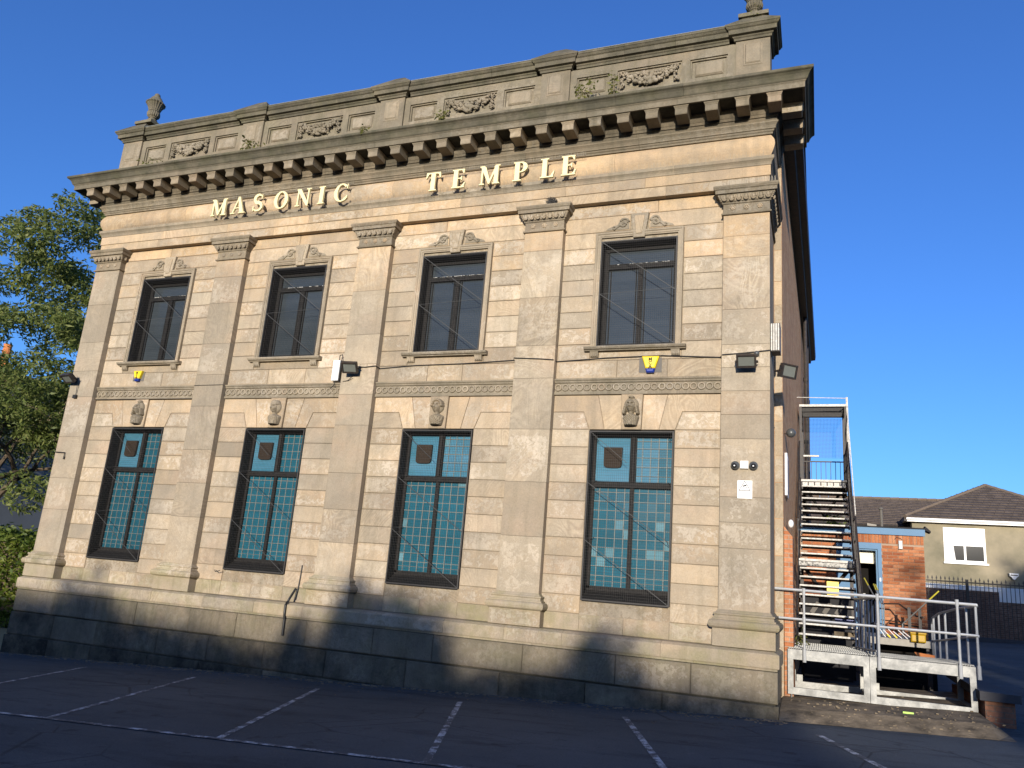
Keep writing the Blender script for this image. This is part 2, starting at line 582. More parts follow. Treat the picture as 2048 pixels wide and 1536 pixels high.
M['concrete'] = mat_flat('old_concrete', (0.26, 0.205, 0.135), 0.95, 0.1, var=0.5, scale=3.5, bump=0.03, col2=(0.075, 0.062, 0.045))
M['coping'] = mat_flat('dark_coping_stone', (0.06, 0.06, 0.065), 0.85, 0.2, var=0.4, scale=4, bump=0.01)
M['earth'] = mat_flat('sunlit_earth', (0.34, 0.24, 0.12), 0.95, 0.1, var=0.5, scale=4, bump=0.03)
M['bark'] = mat_flat('bark', (0.115, 0.088, 0.06), 0.9, 0.15, var=0.5, scale=9, bump=0.02)
M['twig'] = mat_flat('pale_twig', (0.24, 0.20, 0.13), 0.9, 0.15, var=0.4, scale=9)
M['leaf'] = mat_leaf('willow_leaf', (0.075, 0.110, 0.024), (0.155, 0.195, 0.045), (0.27, 0.285, 0.09))
M['hedge'] = mat_leaf('privet_leaf', (0.05, 0.085, 0.012), (0.13, 0.18, 0.022), (0.25, 0.28, 0.045))
M['weed'] = mat_leaf('weed_leaf', (0.10, 0.11, 0.02), (0.17, 0.18, 0.04), (0.26, 0.25, 0.08))
M['brick_side'] = mat_brick('brown_brickwork', (0.56, 0.27, 0.115), (0.64, 0.38, 0.19), (0.56, 0.43, 0.29), 'yz')
M['brick_lit'] = mat_brick('orange_brickwork', (0.40, 0.15, 0.065), (0.50, 0.24, 0.13), (0.40, 0.31, 0.23), 'xz')
M['asphalt'] = mat_asphalt()
M['line'] = mat_paint_line()


def mat_pane(name, col, rough=0.12, bands=0.0, spec=0.5, bcol=None):
    t = NT(name)
    p = t.pos()
    n = t.noise(t.mapping(p, (0.6, 1, 5.0)), 1.0, 4, 0.6)
    c = t.mix(t.ramp(n, [(0.35, 0.0), (0.7, bands)]), col, bcol or tuple(x * 2.2 for x in col))
    c = t.mix(t.math('MULTIPLY', t.objrand(), 0.35), c, tuple(x * 0.6 for x in col))
    return t.out(c, rough, spec)


M['teal'] = mat_pane('teal_backed_glass', (0.012, 0.095, 0.135), 0.20, 0.6, 0.5, (0.022, 0.15, 0.215))
M['teal_pale'] = mat_pane('pale_teal_glass', (0.10, 0.22, 0.26), 0.18, 0.4, 0.5)
M['teal_light'] = mat_pane('sky_blue_glass', (0.045, 0.17, 0.24), 0.15, 0.5, 0.5, (0.13, 0.27, 0.38))
M['dark_glass'] = mat_pane('dark_curtained_glass', (0.036, 0.047, 0.055), 0.12, 0.6, 0.45, (0.07, 0.082, 0.09))
M['black_glass'] = mat_pane('dark_room_glass', (0.010, 0.012, 0.014), 0.08, 0.3, 0.35)
M['pale_glass'] = mat_pane('sky_toned_glass', (0.14, 0.17, 0.20), 0.12, 0.5, 0.5, (0.26, 0.30, 0.33))  # pale tone stands in for sky reflected in the upper panes


def mat_annex_brick():
    t = NT('red_orange_brick')
    r = t.objrand()
    p, _ = offset_pos(t)
    g = t.n('NewGeometry').outputs['Random Per Island']
    rr = t.math('FRACT', t.math('ADD', r, g))
    c = t.ramp(rr, [(0.0, (0.24, 0.080, 0.038)), (0.35, (0.33, 0.120, 0.052)), (0.7, (0.40, 0.158, 0.070)), (1.0, (0.44, 0.205, 0.105))])
    n = t.noise(p, 30.0, 4, 0.7)
    c = t.mix(0.4, c, t.ramp(n, [(0.3, 0.2), (0.7, 0.8)]), 'OVERLAY')
    t.bump(n, 0.4, 0.006)
    return t.out(c, 0.9, 0.15)


M['brick'] = mat_annex_brick()
# ------------------------------------------------------------------ ground
GA, GB = -2.139, 0.0425


def gz(x, y):
    xx = max(-14.0, min(40.0, x))
    z = GA + GB * xx
    if y < 0: z += 0.015 * max(y, -30.0)
    else: z += 0.026 * min(y, 60.0)
    return z


def ground_sheet(name, xs, ys, mat, dz=0.0, kind='structure', **kw):
    vs = [(x, y, gz(x, y) + dz) for y in ys for x in xs]
    n = len(xs)
    fs = [(j * n + i, j * n + i + 1, (j + 1) * n + i + 1, (j + 1) * n + i) for j in range(len(ys) - 1) for i in range(n - 1)]
    o = MB().add(vs, fs).build(name, mat, org=(0, 0, 0))
    o['kind'] = kind
    return o


gx = [-900, -300, -100, -40, -14] + [-10 + 2.5 * i for i in range(20)] + [40, 100, 300, 900]
gy = [-900, -300, -100, -60, -30] + [-28 + 2 * i for i in range(14)] + [0] + [3 * i for i in range(1, 20)] + [60, 120, 300, 900]
ground_sheet('asphalt_ground', gx, gy, M['asphalt'])

# ------------------------------------------------------------------ the stone hall
hall = thing('masonic_hall', 'two storey weathered sandstone hall with pilasters, a bracketed cornice and blue lower windows', 'hall', (7.4, 6.0, -1.8))
YW = 0.13            # face of the wall between the pilasters
X0, X1 = -0.385, 15.185
PIL = [3.7 * i for i in range(5)]
WCX = [1.81, 5.51, 9.21, 12.91]


def stone(name, poly, yf, yb, ch=0.008, tint=0.1, soot=0.0, tool=0.0, algae=0.0, tilt=0.0, parent=None, jit=0.002, black=0.0):
    return MB().stone(poly, yf + random.uniform(-jit, jit), yb, ch, tilt).build(name, M['stone'], parent or hall, tint=float(tint), soot=float(soot), tool=float(tool), algae=float(algae), black=float(black))


def rect(x0, x1, z0, z1): return [(x0, z0), (x1, z0), (x1, z1), (x0, z1)]


def rstone(x0, x1, z0, z1, yf, yb, g=0.004, **kw):
    return stone(kw.pop('name', 'stone'), rect(x0 + g, x1 - g, z0 + g, z1 - g), yf, yb, **kw)


# backing wall with window openings (rough grey core behind the ashlar)
xs, holes = [X0], []
for cx in WCX:
    xs += [cx - 0.74, cx - 0.71, cx + 0.71, cx + 0.74]
xs.append(X1)
zs = [-2.6, -0.05, 2.83, 4.32, 6.38, 9.0]
core = MB()
YB0, YB1 = 0.153, 0.62
def solid(i, j):
    if not (0 <= i < len(xs) - 1 and 0 <= j < len(zs) - 1): return False
    xm = (xs[i] + xs[i + 1]) / 2
    for cx in WCX:
        if j == 1 and abs(xm - cx) < 0.74: return False
        if j == 3 and abs(xm - cx) < 0.71: return False
    return True
for i in range(len(xs) - 1):
    for j in range(len(zs) - 1):
        if not solid(i, j): continue
        a, b, c, d = xs[i], xs[i + 1], zs[j], zs[j + 1]
        core.add([(a, YB0, c), (b, YB0, c), (b, YB0, d), (a, YB0, d)], [(0, 1, 2, 3)])
        core.add([(a, YB1, c), (b, YB1, c), (b, YB1, d), (a, YB1, d)], [(3, 2, 1, 0)])
        if not solid(i - 1, j): core.add([(a, YB0, c), (a, YB0, d), (a, YB1, d), (a, YB1, c)], [(0, 1, 2, 3)])
        if not solid(i + 1, j): core.add([(b, YB0, c), (b, YB0, d), (b, YB1, d), (b, YB1, c)], [(3, 2, 1, 0)])
        if not solid(i, j - 1): core.add([(a, YB0, c), (b, YB0, c), (b, YB1, c), (a, YB1, c)], [(3, 2, 1, 0)])
        if not solid(i, j + 1): core.add([(a, YB0, d), (b, YB0, d), (b, YB1, d), (a, YB1, d)], [(0, 1, 2, 3)])
core.build('backing_wall', M['stone'], hall, soot=0.4, tint=0.3, black=.15)

# ---- bays: coursed ashlar
def zlow(k): return 0.01 + 0.313 * k
def zup(k): return 4.08 + 0.3115 * k
G = 0.0038           # half width of the rusticated joint
bayX = [(PIL[i] + 0.385, PIL[i + 1] - 0.385) for i in range(4)]
for bi, (a, b) in enumerate(bayX):
    cx = WCX[bi]
    kw = dict(ch=0.0075, tilt=0.0012)
    l1, r0 = cx - 0.742, cx + 0.742
    # foot of the wall under the window
    for k, (p, q) in enumerate(((a, l1), (l1, cx), (cx, r0), (r0, b))):
        rstone(p, q, -0.55, -0.285, YW, 0.185, g=0.0015, ch=0.003, tint=0.22, soot=0.12, algae=0.55, **({}))
    rstone(a, l1, -0.285, 0.01, YW, 0.185, g=G, tint=random.uniform(.35, .6), **kw)
    rstone(r0, b, -0.285, 0.01, YW, 0.185, g=G, tint=random.uniform(.35, .6), **kw)
    stone('window_apron', rect(l1 + 0.012, r0 - 0.004, -0.28, -0.056), YW + 0.05, 0.215, tint=0.5, soot=0.25)
    # sides of the lower window
    for k in range(9):
        t_ = 0.16 + 0.05 * (k in (0, 1, 8))
        rstone(a, l1, zlow(k), zlow(k + 1), YW, 0.185, g=G, tint=random.uniform(.04, .42), **kw)
        rstone(r0, b, zlow(k), zlow(k + 1), YW, 0.185, g=G, tint=random.uniform(.04, .42), **kw)
    # stepped flat arch over the lower window
    z9, z10, zt = zlow(9), zlow(10), 3.445
    g = 0.004
    for s in (-1, 1):
        e = a if s < 0 else b
        def px(dx): return cx + s * dx
        def poly(pts): return pts if s < 0 else pts[::-1]
        ee = e + (g if s < 0 else -g)
        stone('stone', poly([(ee, z9 + g), (px(.756), z9 + g), (px(.866), z10 - g), (ee, z10 - g)]), YW, 0.185, ch=.009, tint=random.uniform(.1, .4))
        stone('voussoir', poly([(px(.742), z9 + .002), (px(.478), z9 + .002), (px(.614), zt - g), (ee, zt - g), (ee, z10 + g), (px(.858), z10 + g)]), YW, 0.185, ch=.006, tint=.62)
        stone('voussoir', poly([(px(.470), z9 + .002), (px(.176), z9 + .002), (px(.192), zt - g), (px(.606), zt - g)]), YW, 0.185, ch=.006, tint=.62)
    # course above the belt: three stones, then the apron of the upper window
    w = (b - a)
    j1, j2 = a + w * random.uniform(.30, .40), a + w * random.uniform(.60, .70)
    for p, q in ((a, j1), (j1, j2), (j2, b)):
        rstone(p, q, 3.752, zup(0), YW, 0.185, g=G * .8, tint=random.uniform(.2, .5), soot=.1, **kw)
    lu, ru = cx - 0.812, cx + 0.812
    rstone(lu, ru, zup(0), 4.238, YW + .006, 0.185, g=G * .8, tint=.45, soot=.18, ch=.006)
    for k in range(8):
        rstone(a, lu, zup(k), zup(k + 1), YW, 0.185, g=G, tint=random.uniform(.02, .42) + (.35 if k > 5 else 0), **kw)
        rstone(ru, b, zup(k), zup(k + 1), YW, 0.185, g=G, tint=random.uniform(.02, .42) + (.35 if k > 5 else 0), **kw)
    # course with the keystone
    zk0, zk1 = zup(8), zup(9)
    rstone(a, cx - .17, zk0, zk1, YW, 0.185, g=G, tint=.45, **kw)
    rstone(cx + .17, b, zk0, zk1, YW, 0.185, g=G, tint=.5, **kw)
    j = a + w * random.uniform(.4, .6)
    rstone(a, j, zk1, 7.125, YW, 0.185, g=G * .9, tint=.95, **kw)
    rstone(j, b, zk1, 7.125, YW, 0.185, g=G * .9, tint=.95, **kw)


# ---- running mouldings
def section(prof, fn, back):
    pts = []
    for p, z in prof:
        x, y = fn(p)
        pts.append((x, y, z))
    x, y = fn(back)
    pts.append((x, y, prof[-1][1])); pts.append((x, y, prof[0][1]))
    return pts


def run(name, prof, fa, fb, back=-0.2, parent=None, **props):
    sa, sb = section(prof, fa, back), section(prof, fb, back)
    return MB().loft([sa, sb]).build(name, M['stone'], parent or hall, **props)


def run_front(name, prof, joints, back=-0.15, ret=1.3, xl=X0, xr=X1, parent=None, yoff=0.0, gap=0.002, jit=0.0, props=None):
    props = props or {}
    js = [None] + list(joints) + [None]
    for a, b in zip(js[:-1], js[1:]):
        dj = random.uniform(-jit, jit)
        fa = (lambda p: (xl - p, yoff - p)) if a is None else (lambda p, a=a, dj=dj: (a + gap, yoff - p + dj))
        fb = (lambda p: (xr + p, yoff - p)) if b is None else (lambda p, b=b, dj=dj: (b - gap, yoff - p + dj))
        run(name, prof, fa, fb, back, parent, **props)
    if ret:
        run(name, prof, lambda p: (xr + p, yoff - p), lambda p: (xr + p, ret), back, parent, **props)
        run(name, prof, lambda p: (xl - p, ret), lambda p: (xl - p, yoff - p), back, parent, **props)


def joints(n, j=0.25): return [X0 + (X1 - X0) * (k + random.uniform(-j, j) * .5) / n for k in range(1, n)]


# architrave, frieze, bed mould, corona and cyma
run_front('architrave_stone', [(-.13, 7.131), (.0, 7.131), (.0, 7.318)], joints(9), props=dict(tint=.75, soot=.05))
run_front('architrave_stone', [(-.1, 7.321), (.018, 7.321), (.018, 7.515)], joints(8), props=dict(tint=.75, soot=.05))
run_front('taenia_stone', [(-.1, 7.518), (.028, 7.518), (.030, 7.545), (.044, 7.575), (.066, 7.60), (.078, 7.61), (.078, 7.672), (.02, 7.694)], joints(9), props=dict(tint=.15, soot=.45))
fz = [(-.1, 7.697), (.022, 7.697)] + [(.022 + .072 * math.sin(math.pi * k / 8), 7.70 + .39 * k / 8) for k in range(9)] + [(.0, 8.094)]
run_front('frieze_stone', fz, joints(6), props=dict(tint=.95, soot=.02))
run_front('bed_mould_stone', [(-.1, 8.097), (.055, 8.097), (.055, 8.13), (.075, 8.145), (.085, 8.17), (.105, 8.175), (.105, 8.20), (.12, 8.235), (.145, 8.265), (.152, 8.27), (.152, 8.298)], joints(7), props=dict(tint=.3, soot=.6, black=.2))
run_front('modillion_band_stone', [(-.1, 8.30), (.132, 8.30), (.132, 8.375), (.155, 8.38), (.155, 8.43), (.165, 8.44), (.185, 8.50), (.215, 8.54), (.222, 8.577)], joints(7), props=dict(tint=.45, soot=.6, black=.8))  # soot plus painted shade behind the modillions
run_front('cornice_stone', [(-.1, 8.584), (.56, 8.584), (.56, 8.572), (.598, 8.572), (.60, 8.66), (.606, 8.675), (.622, 8.69), (.622, 8.70)], joints(10), ret=1.35, props=dict(tint=.15, soot=.8, black=.22))
run_front('soffit_stone', [(-.1, 8.583), (-.1, 8.5785), (.558, 8.5785), (.558, 8.583)][::-1], joints(10), ret=1.35, props=dict(tint=.1, soot=1.0, black=1.3))  # sooty underside, blackened further to paint in the shade there
run_front('cyma_stone', [(-.1, 8.702), (.632, 8.702), (.645, 8.72), (.655, 8.75), (.675, 8.79), (.705, 8.82), (.735, 8.835), (.742, 8.845), (.742, 8.885), (.735, 8.89), (.45, 8.97), (.0, 9.03)], joints(12), ret=1.4, jit=.003, props=dict(tint=0., soot=1.0, algae=.2, black=.42))

# modillions: one mesh, repeated along the front and the right return
mb = MB()
mb.loft([[(-.105, y, z) for y, z in ()]] if False else [[(x, -.215, 8.405), (x, -.535, 8.405), (x, -.545, 8.42), (x, -.545, 8.515), (x, -.215, 8.515)] for x in (-.108, .108)])
mb.loft([[(s * w_, -.21, z) for s in (-1, 1)][:1] + [(-w_, -.53 - o_, z), (w_, -.53 - o_, z), (w_, -.21, z)] for w_, o_, z in ((.111, .018, 8.516), (.114, .022, 8.53), (.128, .038, 8.552), (.132, .042, 8.556), (.132, .042, 8.571))])
bm_ = bmesh.new()
mod_me = mb.mesh('modillion', M['stone'], (0, 0, 8.4))
bm_.from_mesh(mod_me); bmesh.ops.recalc_face_normals(bm_, faces=bm_.faces); bm_.to_mesh(mod_me); bm_.free()
for k in range(31):
    x = -0.47 + 0.5255 * k
    inst('modillion', mod_me, (x, random.uniform(-.004, .004), 8.4), hall, tint=.35, soot=random.uniform(.3, .75), black=.18)
for y in (-.05, .48, 1.0):
    inst('modillion', mod_me, (X1, y, 8.4), hall, (0, 0, math.pi / 2), tint=.35, soot=.5)
    inst('modillion', mod_me, (X0, y, 8.4), hall, (0, 0, -math.pi / 2), tint=.35, soot=.5)

# ---- pilasters
def rect_ring(cx, hx, yf, z, yb=0.2): return [(cx - hx, yb, z), (cx - hx, yf, z), (cx + hx, yf, z), (cx + hx, yb, z)]


egg_me = MB().ball((0, 0, 0), .030, .026, .052, 8, 6).mesh('egg', M['stone'], smooth=True)
for pi_, cx in enumerate(PIL):
    first, last = pi_ == 0, pi_ == 4
    yb = 1.3 if (first or last) else 0.19
    cap_soot = .25
    pil = MB().box(cx - .375, cx + .375, .02, yb - .01, -.5, 7.1).build('pilaster', M['stone'], hall, tint=.1, soot=.6)
    # shaft
    z = -0.02
    hs = []
    while z < 6.55:
        h = random.choice((.62, .94, .94, .70)) if not last else random.choice((.62, .40, .40, .94))
        if 6.62 - z - h < .35: h = 6.62 - z
        hs.append((z, z + h)); z += h
    for (p, q) in hs:
        warm = .75 if p > 5.6 else random.uniform(.0, .18)
        stone('shaft_stone', rect(cx - .385, cx + .385, p + .0015, q - .0015), 0, yb, ch=.004, tint=warm if not first else .05, soot=.05, parent=pil, jit=.0015)
    # base: plinth block, torus, fillets
    base = MB()
    base.loft([rect_ring(cx, .385 + o_, -o_, z_, yb - .012) for o_, z_ in ((.085, -.287), (.108, -.282), (.128, -.262), (.138, -.225), (.128, -.185), (.108, -.166), (.084, -.162), (.084, -.138), (.060, -.136), (.056, -.110), (.052, -.095), (.066, -.088), (.068, -.072), (.062, -.060), (.034, -.056), (.022, -.036), (.004, -.012))])
    base.build('pilaster_base', M['stone'], pil, recalc=True, tint=.1, soot=.18, algae=.55)
    stone('pedestal_stone', rect(cx - .462, cx + .462, -.552, -.290), -.077, yb, ch=.004, tint=.15, soot=.15, algae=.4, parent=pil)
    # capital
    cap = MB()
    cap.loft([rect_ring(cx, .385 + o_, -o_, z_, yb - .012) for o_, z_ in ((.004, 6.622), (.030, 6.626), (.036, 6.64), (.030, 6.655), (.012, 6.66), (.012, 6.675), (.004, 6.678))])
    cap.loft([rect_ring(cx, .385 + o_, -o_, z_, yb - .014) for o_, z_ in ((.004, 6.679), (.004, 6.83), (.022, 6.835), (.030, 6.85), (.022, 6.862))])
    cap.loft([rect_ring(cx, .385 + o_, -o_, z_, yb - .016) for o_, z_ in ((.020, 6.863), (.035, 6.875), (.06, 6.91), (.085, 6.955), (.092, 6.985))])
    cap.loft([rect_ring(cx, .385 + o_, -o_, z_, yb - .018) for o_, z_ in ((.128, 6.986), (.130, 7.045), (.134, 7.05), (.150, 7.062), (.158, 7.085), (.162, 7.088), (.162, 7.122), (.12, 7.129))])
    eg = MB()
    for k in range(7):                      # egg and dart
        x = cx + (k - 3) * .122
        ring = []
        for j in range(13):
            t = math.pi * (j / 12.0) + math.pi
            ring.append((x + .047 * math.cos(t), -.062 - .010 - .03 * (math.sin(t) * .5 + .5), 6.965 + .088 * (math.sin(t) if True else 0)))
        eg.tube(ring, .0115, 5)
        eg.ball((x, -.070, 6.925), .030, .034, .050, 8, 5)
        if k < 6: eg.bar((x + .061, -.088, 6.975), (x + .061, -.045, 6.872), .016, .016)
    if last or first:
        for k in range(8):
            y = .05 + k * .15
            eg.ball((cx + .385 + .066, y, 6.925), .030, .034, .05, 6, 5)
    for s in (-1, 1):                       # leaf on each corner
        for q in range(4):
            eg.ball((cx + s * (.462 - .013 * q), -.072 + .012 * q, 6.965 - .026 * q), .022, .02, .014, 6, 4)
    cap.build('capital', M['stone'], pil, recalc=False, tint=.3, soot=.5, black=.30)  # coloured darker than the eggs to deepen the hollows between them
    eg.build('egg_moulding', M['stone'], pil, tint=.25, soot=.3, kind='stuff')
    ros = MB()
    for s in (-1, 0, 1):
        ros.torus_y((cx + s * .225, -.008, 6.755), .034, .012, 12, 6)
        ros.ball((cx + s * .225, -.012, 6.755), .022, .018, .022, 8, 5)
        for q in range(6):
            t = q * math.pi / 3
            ros.ball((cx + s * .225 + .034 * math.cos(t), -.02, 6.755 + .034 * math.sin(t)), .012, .01, .012, 6, 4)
    ros.build('rosettes', M['stone'], pil, tint=.5, soot=.1)

# ---- plinth: weathered cap course and three courses of large blocks
capprof = [(-.15, -.80), (.125, -.80), (.13, -.79), (.13, -.615), (.122, -.60), (.05, -.562), (-.10, -.553)]
cj = []
x = X0 + .9
while x < X1 - .7:
    cj.append(x); x += random.uniform(1.0, 1.75)
run_front('plinth_cap_stone', capprof, cj, back=-.2, props=dict(tint=.12, soot=.16, algae=.45), jit=.003)
lip = [(-.15, -.835), (.10, -.835), (.105, -.803), (.0, -.802)]
run_front('plinth_cap_stone', lip, [c + .5 for c in cj[::2]], back=-.2, props=dict(tint=.1, soot=.35, algae=.6))
for (z0, z1, p, blk) in ((-1.30, -.837, .105, .45), (-1.78, -1.305, .118, .95), (-2.6, -1.785, .145, 1.25)):  # black grows downward: soot plus the foot's shade painted in
    x = X0 - p
    k = 0
    while x < X1 + p - .02:
        w = random.uniform(1.05, 1.75)
        if X1 + p - (x + w) < .7: w = X1 + p - x
        end = (k == 0, x + w > X1 + p - .02)
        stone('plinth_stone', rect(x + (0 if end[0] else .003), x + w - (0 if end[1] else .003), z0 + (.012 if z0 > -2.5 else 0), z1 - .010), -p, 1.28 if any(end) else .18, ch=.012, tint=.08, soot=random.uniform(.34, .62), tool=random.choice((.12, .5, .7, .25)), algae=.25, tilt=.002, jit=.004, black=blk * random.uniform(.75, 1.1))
        x += w; k += 1
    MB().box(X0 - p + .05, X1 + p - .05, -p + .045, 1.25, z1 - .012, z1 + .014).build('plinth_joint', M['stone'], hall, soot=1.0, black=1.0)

# ---- belt course of rings
ring_me = MB().torus_y((0, 0, 0), .053, .0165, 18, 6).mesh('ring', M['stone'], smooth=True)
for bi, (a, b) in enumerate(bayX):
    bel = MB()
    bel.loft([[(x, .2, 3.452), (x, YW - .030, 3.452), (x, YW - .034, 3.50), (x, YW - .006, 3.506), (x, YW - .004, 3.665), (x, YW - .030, 3.672), (x, YW - .040, 3.70), (x, YW - .060, 3.715), (x, YW - .062, 3.742), (x, YW, 3.75), (x, .2, 3.75)] for x in (a + .002, b - .002)])
    bo = bel.build('belt_course', M['stone'], hall, recalc=True, tint=.1, soot=.55)
    n = 22
    for k in range(n):
        x = a + .068 + (b - a - .136) * k / (n - 1)
        inst('ring', ring_me, (x, YW - .014, 3.586), bo, tint=.1, soot=.28)

# ---- carved keystones with busts over the lower windows
def bust(kind):
    nu, nv = 76, 140
    u = np.linspace(-1, 1, nu); v = np.linspace(0, 1, nv)
    U, V = np.meshgrid(u, v)
    X = U * .155; Z = V * .60            # metres, 0 at the foot
    H = np.zeros_like(X)
    def ell(cx, cz, rx, rz, d, base=0.0):
        q = 1 - ((X - cx) / rx) ** 2 - ((Z - cz) / rz) ** 2
        return np.where(q > 0, base + d * np.sqrt(np.clip(q, 0, 1)), 0)
    hx = {0: .006, 1: -.012, 2: .0, 3: .0}[kind]
    def up(h): np.maximum(H, h, out=H)
    # draped bust, cut straight at the foot
    sh = np.clip((.268 - Z - .35 * np.abs(X)) / .045, 0, 1) * np.clip((Z - .035) / .004, 0, 1)
    wid = .105 + .035 * np.clip((Z - .03) / .15, 0, 1) - .02 * np.clip((Z - .2) / .08, 0, 1)
    body = np.where(np.abs(X) < wid, .085 * np.sqrt(np.clip(1 - (X / wid) ** 2, 0, 1)) + .02, 0) * sh
    fold = (.006 * np.sin((X * 1.0 + (Z if kind != 2 else -Z) * (.8 if kind != 1 else .45)) * 150 + 2 * np.sin(Z * 40)) + .004 * np.sin(X * 210)) * (Z < .235)
    up(np.where(body > .012, body + fold, 0))
    up(ell(hx, .285, .046, .08, .062))                      # neck
    up(ell(hx, .400, .128, .135, .062))                      # hair mass
    if kind in (0, 3):
        for s in (-1, 1):
            for q in range(4): up(ell(hx + s * (.094 + .008 * q), .36 - .035 * q, .030, .030, .055, .03))
    if kind == 1:
        up(ell(hx, .475, .10, .075, .10)); up(ell(hx, .45, .112, .022, .105))   # helmet with rim
    if kind == 2:
        for q in range(9):
            t = math.pi * q / 8
            up(ell(hx + .098 * math.cos(t), .405 + .105 * math.sin(t), .03, .03, .05, .045))
    if kind == 3:
        up(ell(hx + .01, .535, .04, .03, .04, .03)); up(ell(hx - .02, .545, .03, .02, .03, .03))
    if kind == 0:
        up(ell(hx, .53, .05, .045, .045, .02))
    f = ell(hx, .385, .083, .118, .120)
    up(f)                                                    # face
    for s in (-1, 1):
        H -= np.where(f > 0, .040 * np.exp(-(((X - hx - s * .034) / .020) ** 2 + ((Z - .408) / .013) ** 2)), 0)
        H += np.where(f > 0, .012 * np.exp(-(((X - hx - s * .034) / .013) ** 2 + ((Z - .404) / .007) ** 2)), 0)
        H += np.where(f > 0, .010 * np.exp(-(((X - hx - s * .034) / .026) ** 2 + ((Z - .432) / .008) ** 2)), 0)
        H += np.where(f > 0, .008 * np.exp(-(((X - hx - s * .042) / .02) ** 2 + ((Z - .355) / .02) ** 2)), 0)
    nz = np.clip((.425 - Z) / .07, 0, 1) * (Z > .352)
    H += np.where(f > 0, .034 * nz * np.exp(-((X - hx) / (.009 + .008 * nz)) ** 2), 0)
    H += np.where(f > 0, .010 * np.exp(-(((X - hx) / .024) ** 2 + ((Z - .327) / .0075) ** 2)), 0)
    H -= np.where(f > 0, .020 * np.exp(-(((X - hx) / .026) ** 2 + ((Z - .339) / .004) ** 2)), 0)
    H += np.where(f > 0, .014 * np.exp(-(((X - hx) / .024) ** 2 + ((Z - .292) / .016) ** 2)), 0)
    rough = .003 * np.sin(X * 320 + 3 * np.sin(Z * 210)) * ((f <= 0) & (H > .02) & (Z > .29))
    H += rough
    H = np.where(H > .012, H, 0)
    return X, Z, H


for bi, cx in enumerate(WCX):
    ks = stone('keystone', [(cx - .172, 2.822), (cx + .172, 2.822), (cx + .188, 3.446), (cx - .188, 3.446)], YW - .045, YB0 + .05, ch=.010, tint=.45, soot=.12)
    X, Z, H = bust(bi)
    yb = YW - .047
    vs = [(cx + x, yb - 1.45 * h, 2.842 + z) for x, z, h in zip(X.ravel(), Z.ravel(), H.ravel())]
    nv, nu = X.shape
    fs = []
    Hr = H
    for j in range(nv - 1):
        for i in range(nu - 1):
            if max(Hr[j, i], Hr[j, i + 1], Hr[j + 1, i], Hr[j + 1, i + 1]) > 0:
                fs.append((j * nu + i, j * nu + i + 1, (j + 1) * nu + i + 1, (j + 1) * nu + i))
    cm = MB().add(vs, fs)
    cm.build('carved_bust', M['stone'], ks, smooth=True, tint=.12, soot=.45)

# ---- upper windows
def spiral_relief(mb, cx, s, z0, y):
    """one S scroll beside the keystone: s = -1 left, 1 right"""
    pts = []
    for k in range(34):
        t = k / 33.0
        a_ = 2.6 * math.pi * (1 - t) + .3
        r = .012 + .092 * t
        pts.append((cx + s * (.295 - r * math.cos(a_) * 1.0), y, z0 + .125 + r * math.sin(a_)))
    end = pts[-1]
    tail = [(cx + s * (.20 + .0), y, z0 + .20)]
    for k in range(1, 12):
        t = k / 11.0
        pts.append((end[0] + s * (.27 * t), y, end[2] - (.14 * t) + .030 * math.sin(t * math.pi)))
    e2 = pts[-1]
    for k in range(1, 12):
        t = k / 11.0
        a_ = t * 1.7 * math.pi
        r = .034 * (1 - .6 * t)
        pts.append((e2[0] + s * r * math.sin(a_) * 1.0, y, e2[2] + .034 - r * math.cos(a_)))
    mb.tube(pts, .026, 6, .016)


def window_guard(mb, x0, x1, z0, z1, y, dz=.042, dx=.036):
    """rusted wire mesh in an angle frame with diagonal stays"""
    k = x0 + dx
    while k < x1:
        mb.box(k - .0011, k + .0011, y, y + .0022, z0, z1); k += dx
    k = z0 + dz
    while k < z1:
        mb.box(x0, x1, y + .0024, y + .0046, k - .0011, k + .0011); k += dz
    for (a_, b_, c_, d_) in ((x0 - .012, x0 + .012, z0, z1), (x1 - .012, x1 + .012, z0, z1)):
        mb.box(a_, b_, y - .004, y + .008, c_, d_)
    for zz in (z0, z1):
        mb.box(x0 - .012, x1 + .012, y - .006, y + .010, zz - .010, zz + .010)


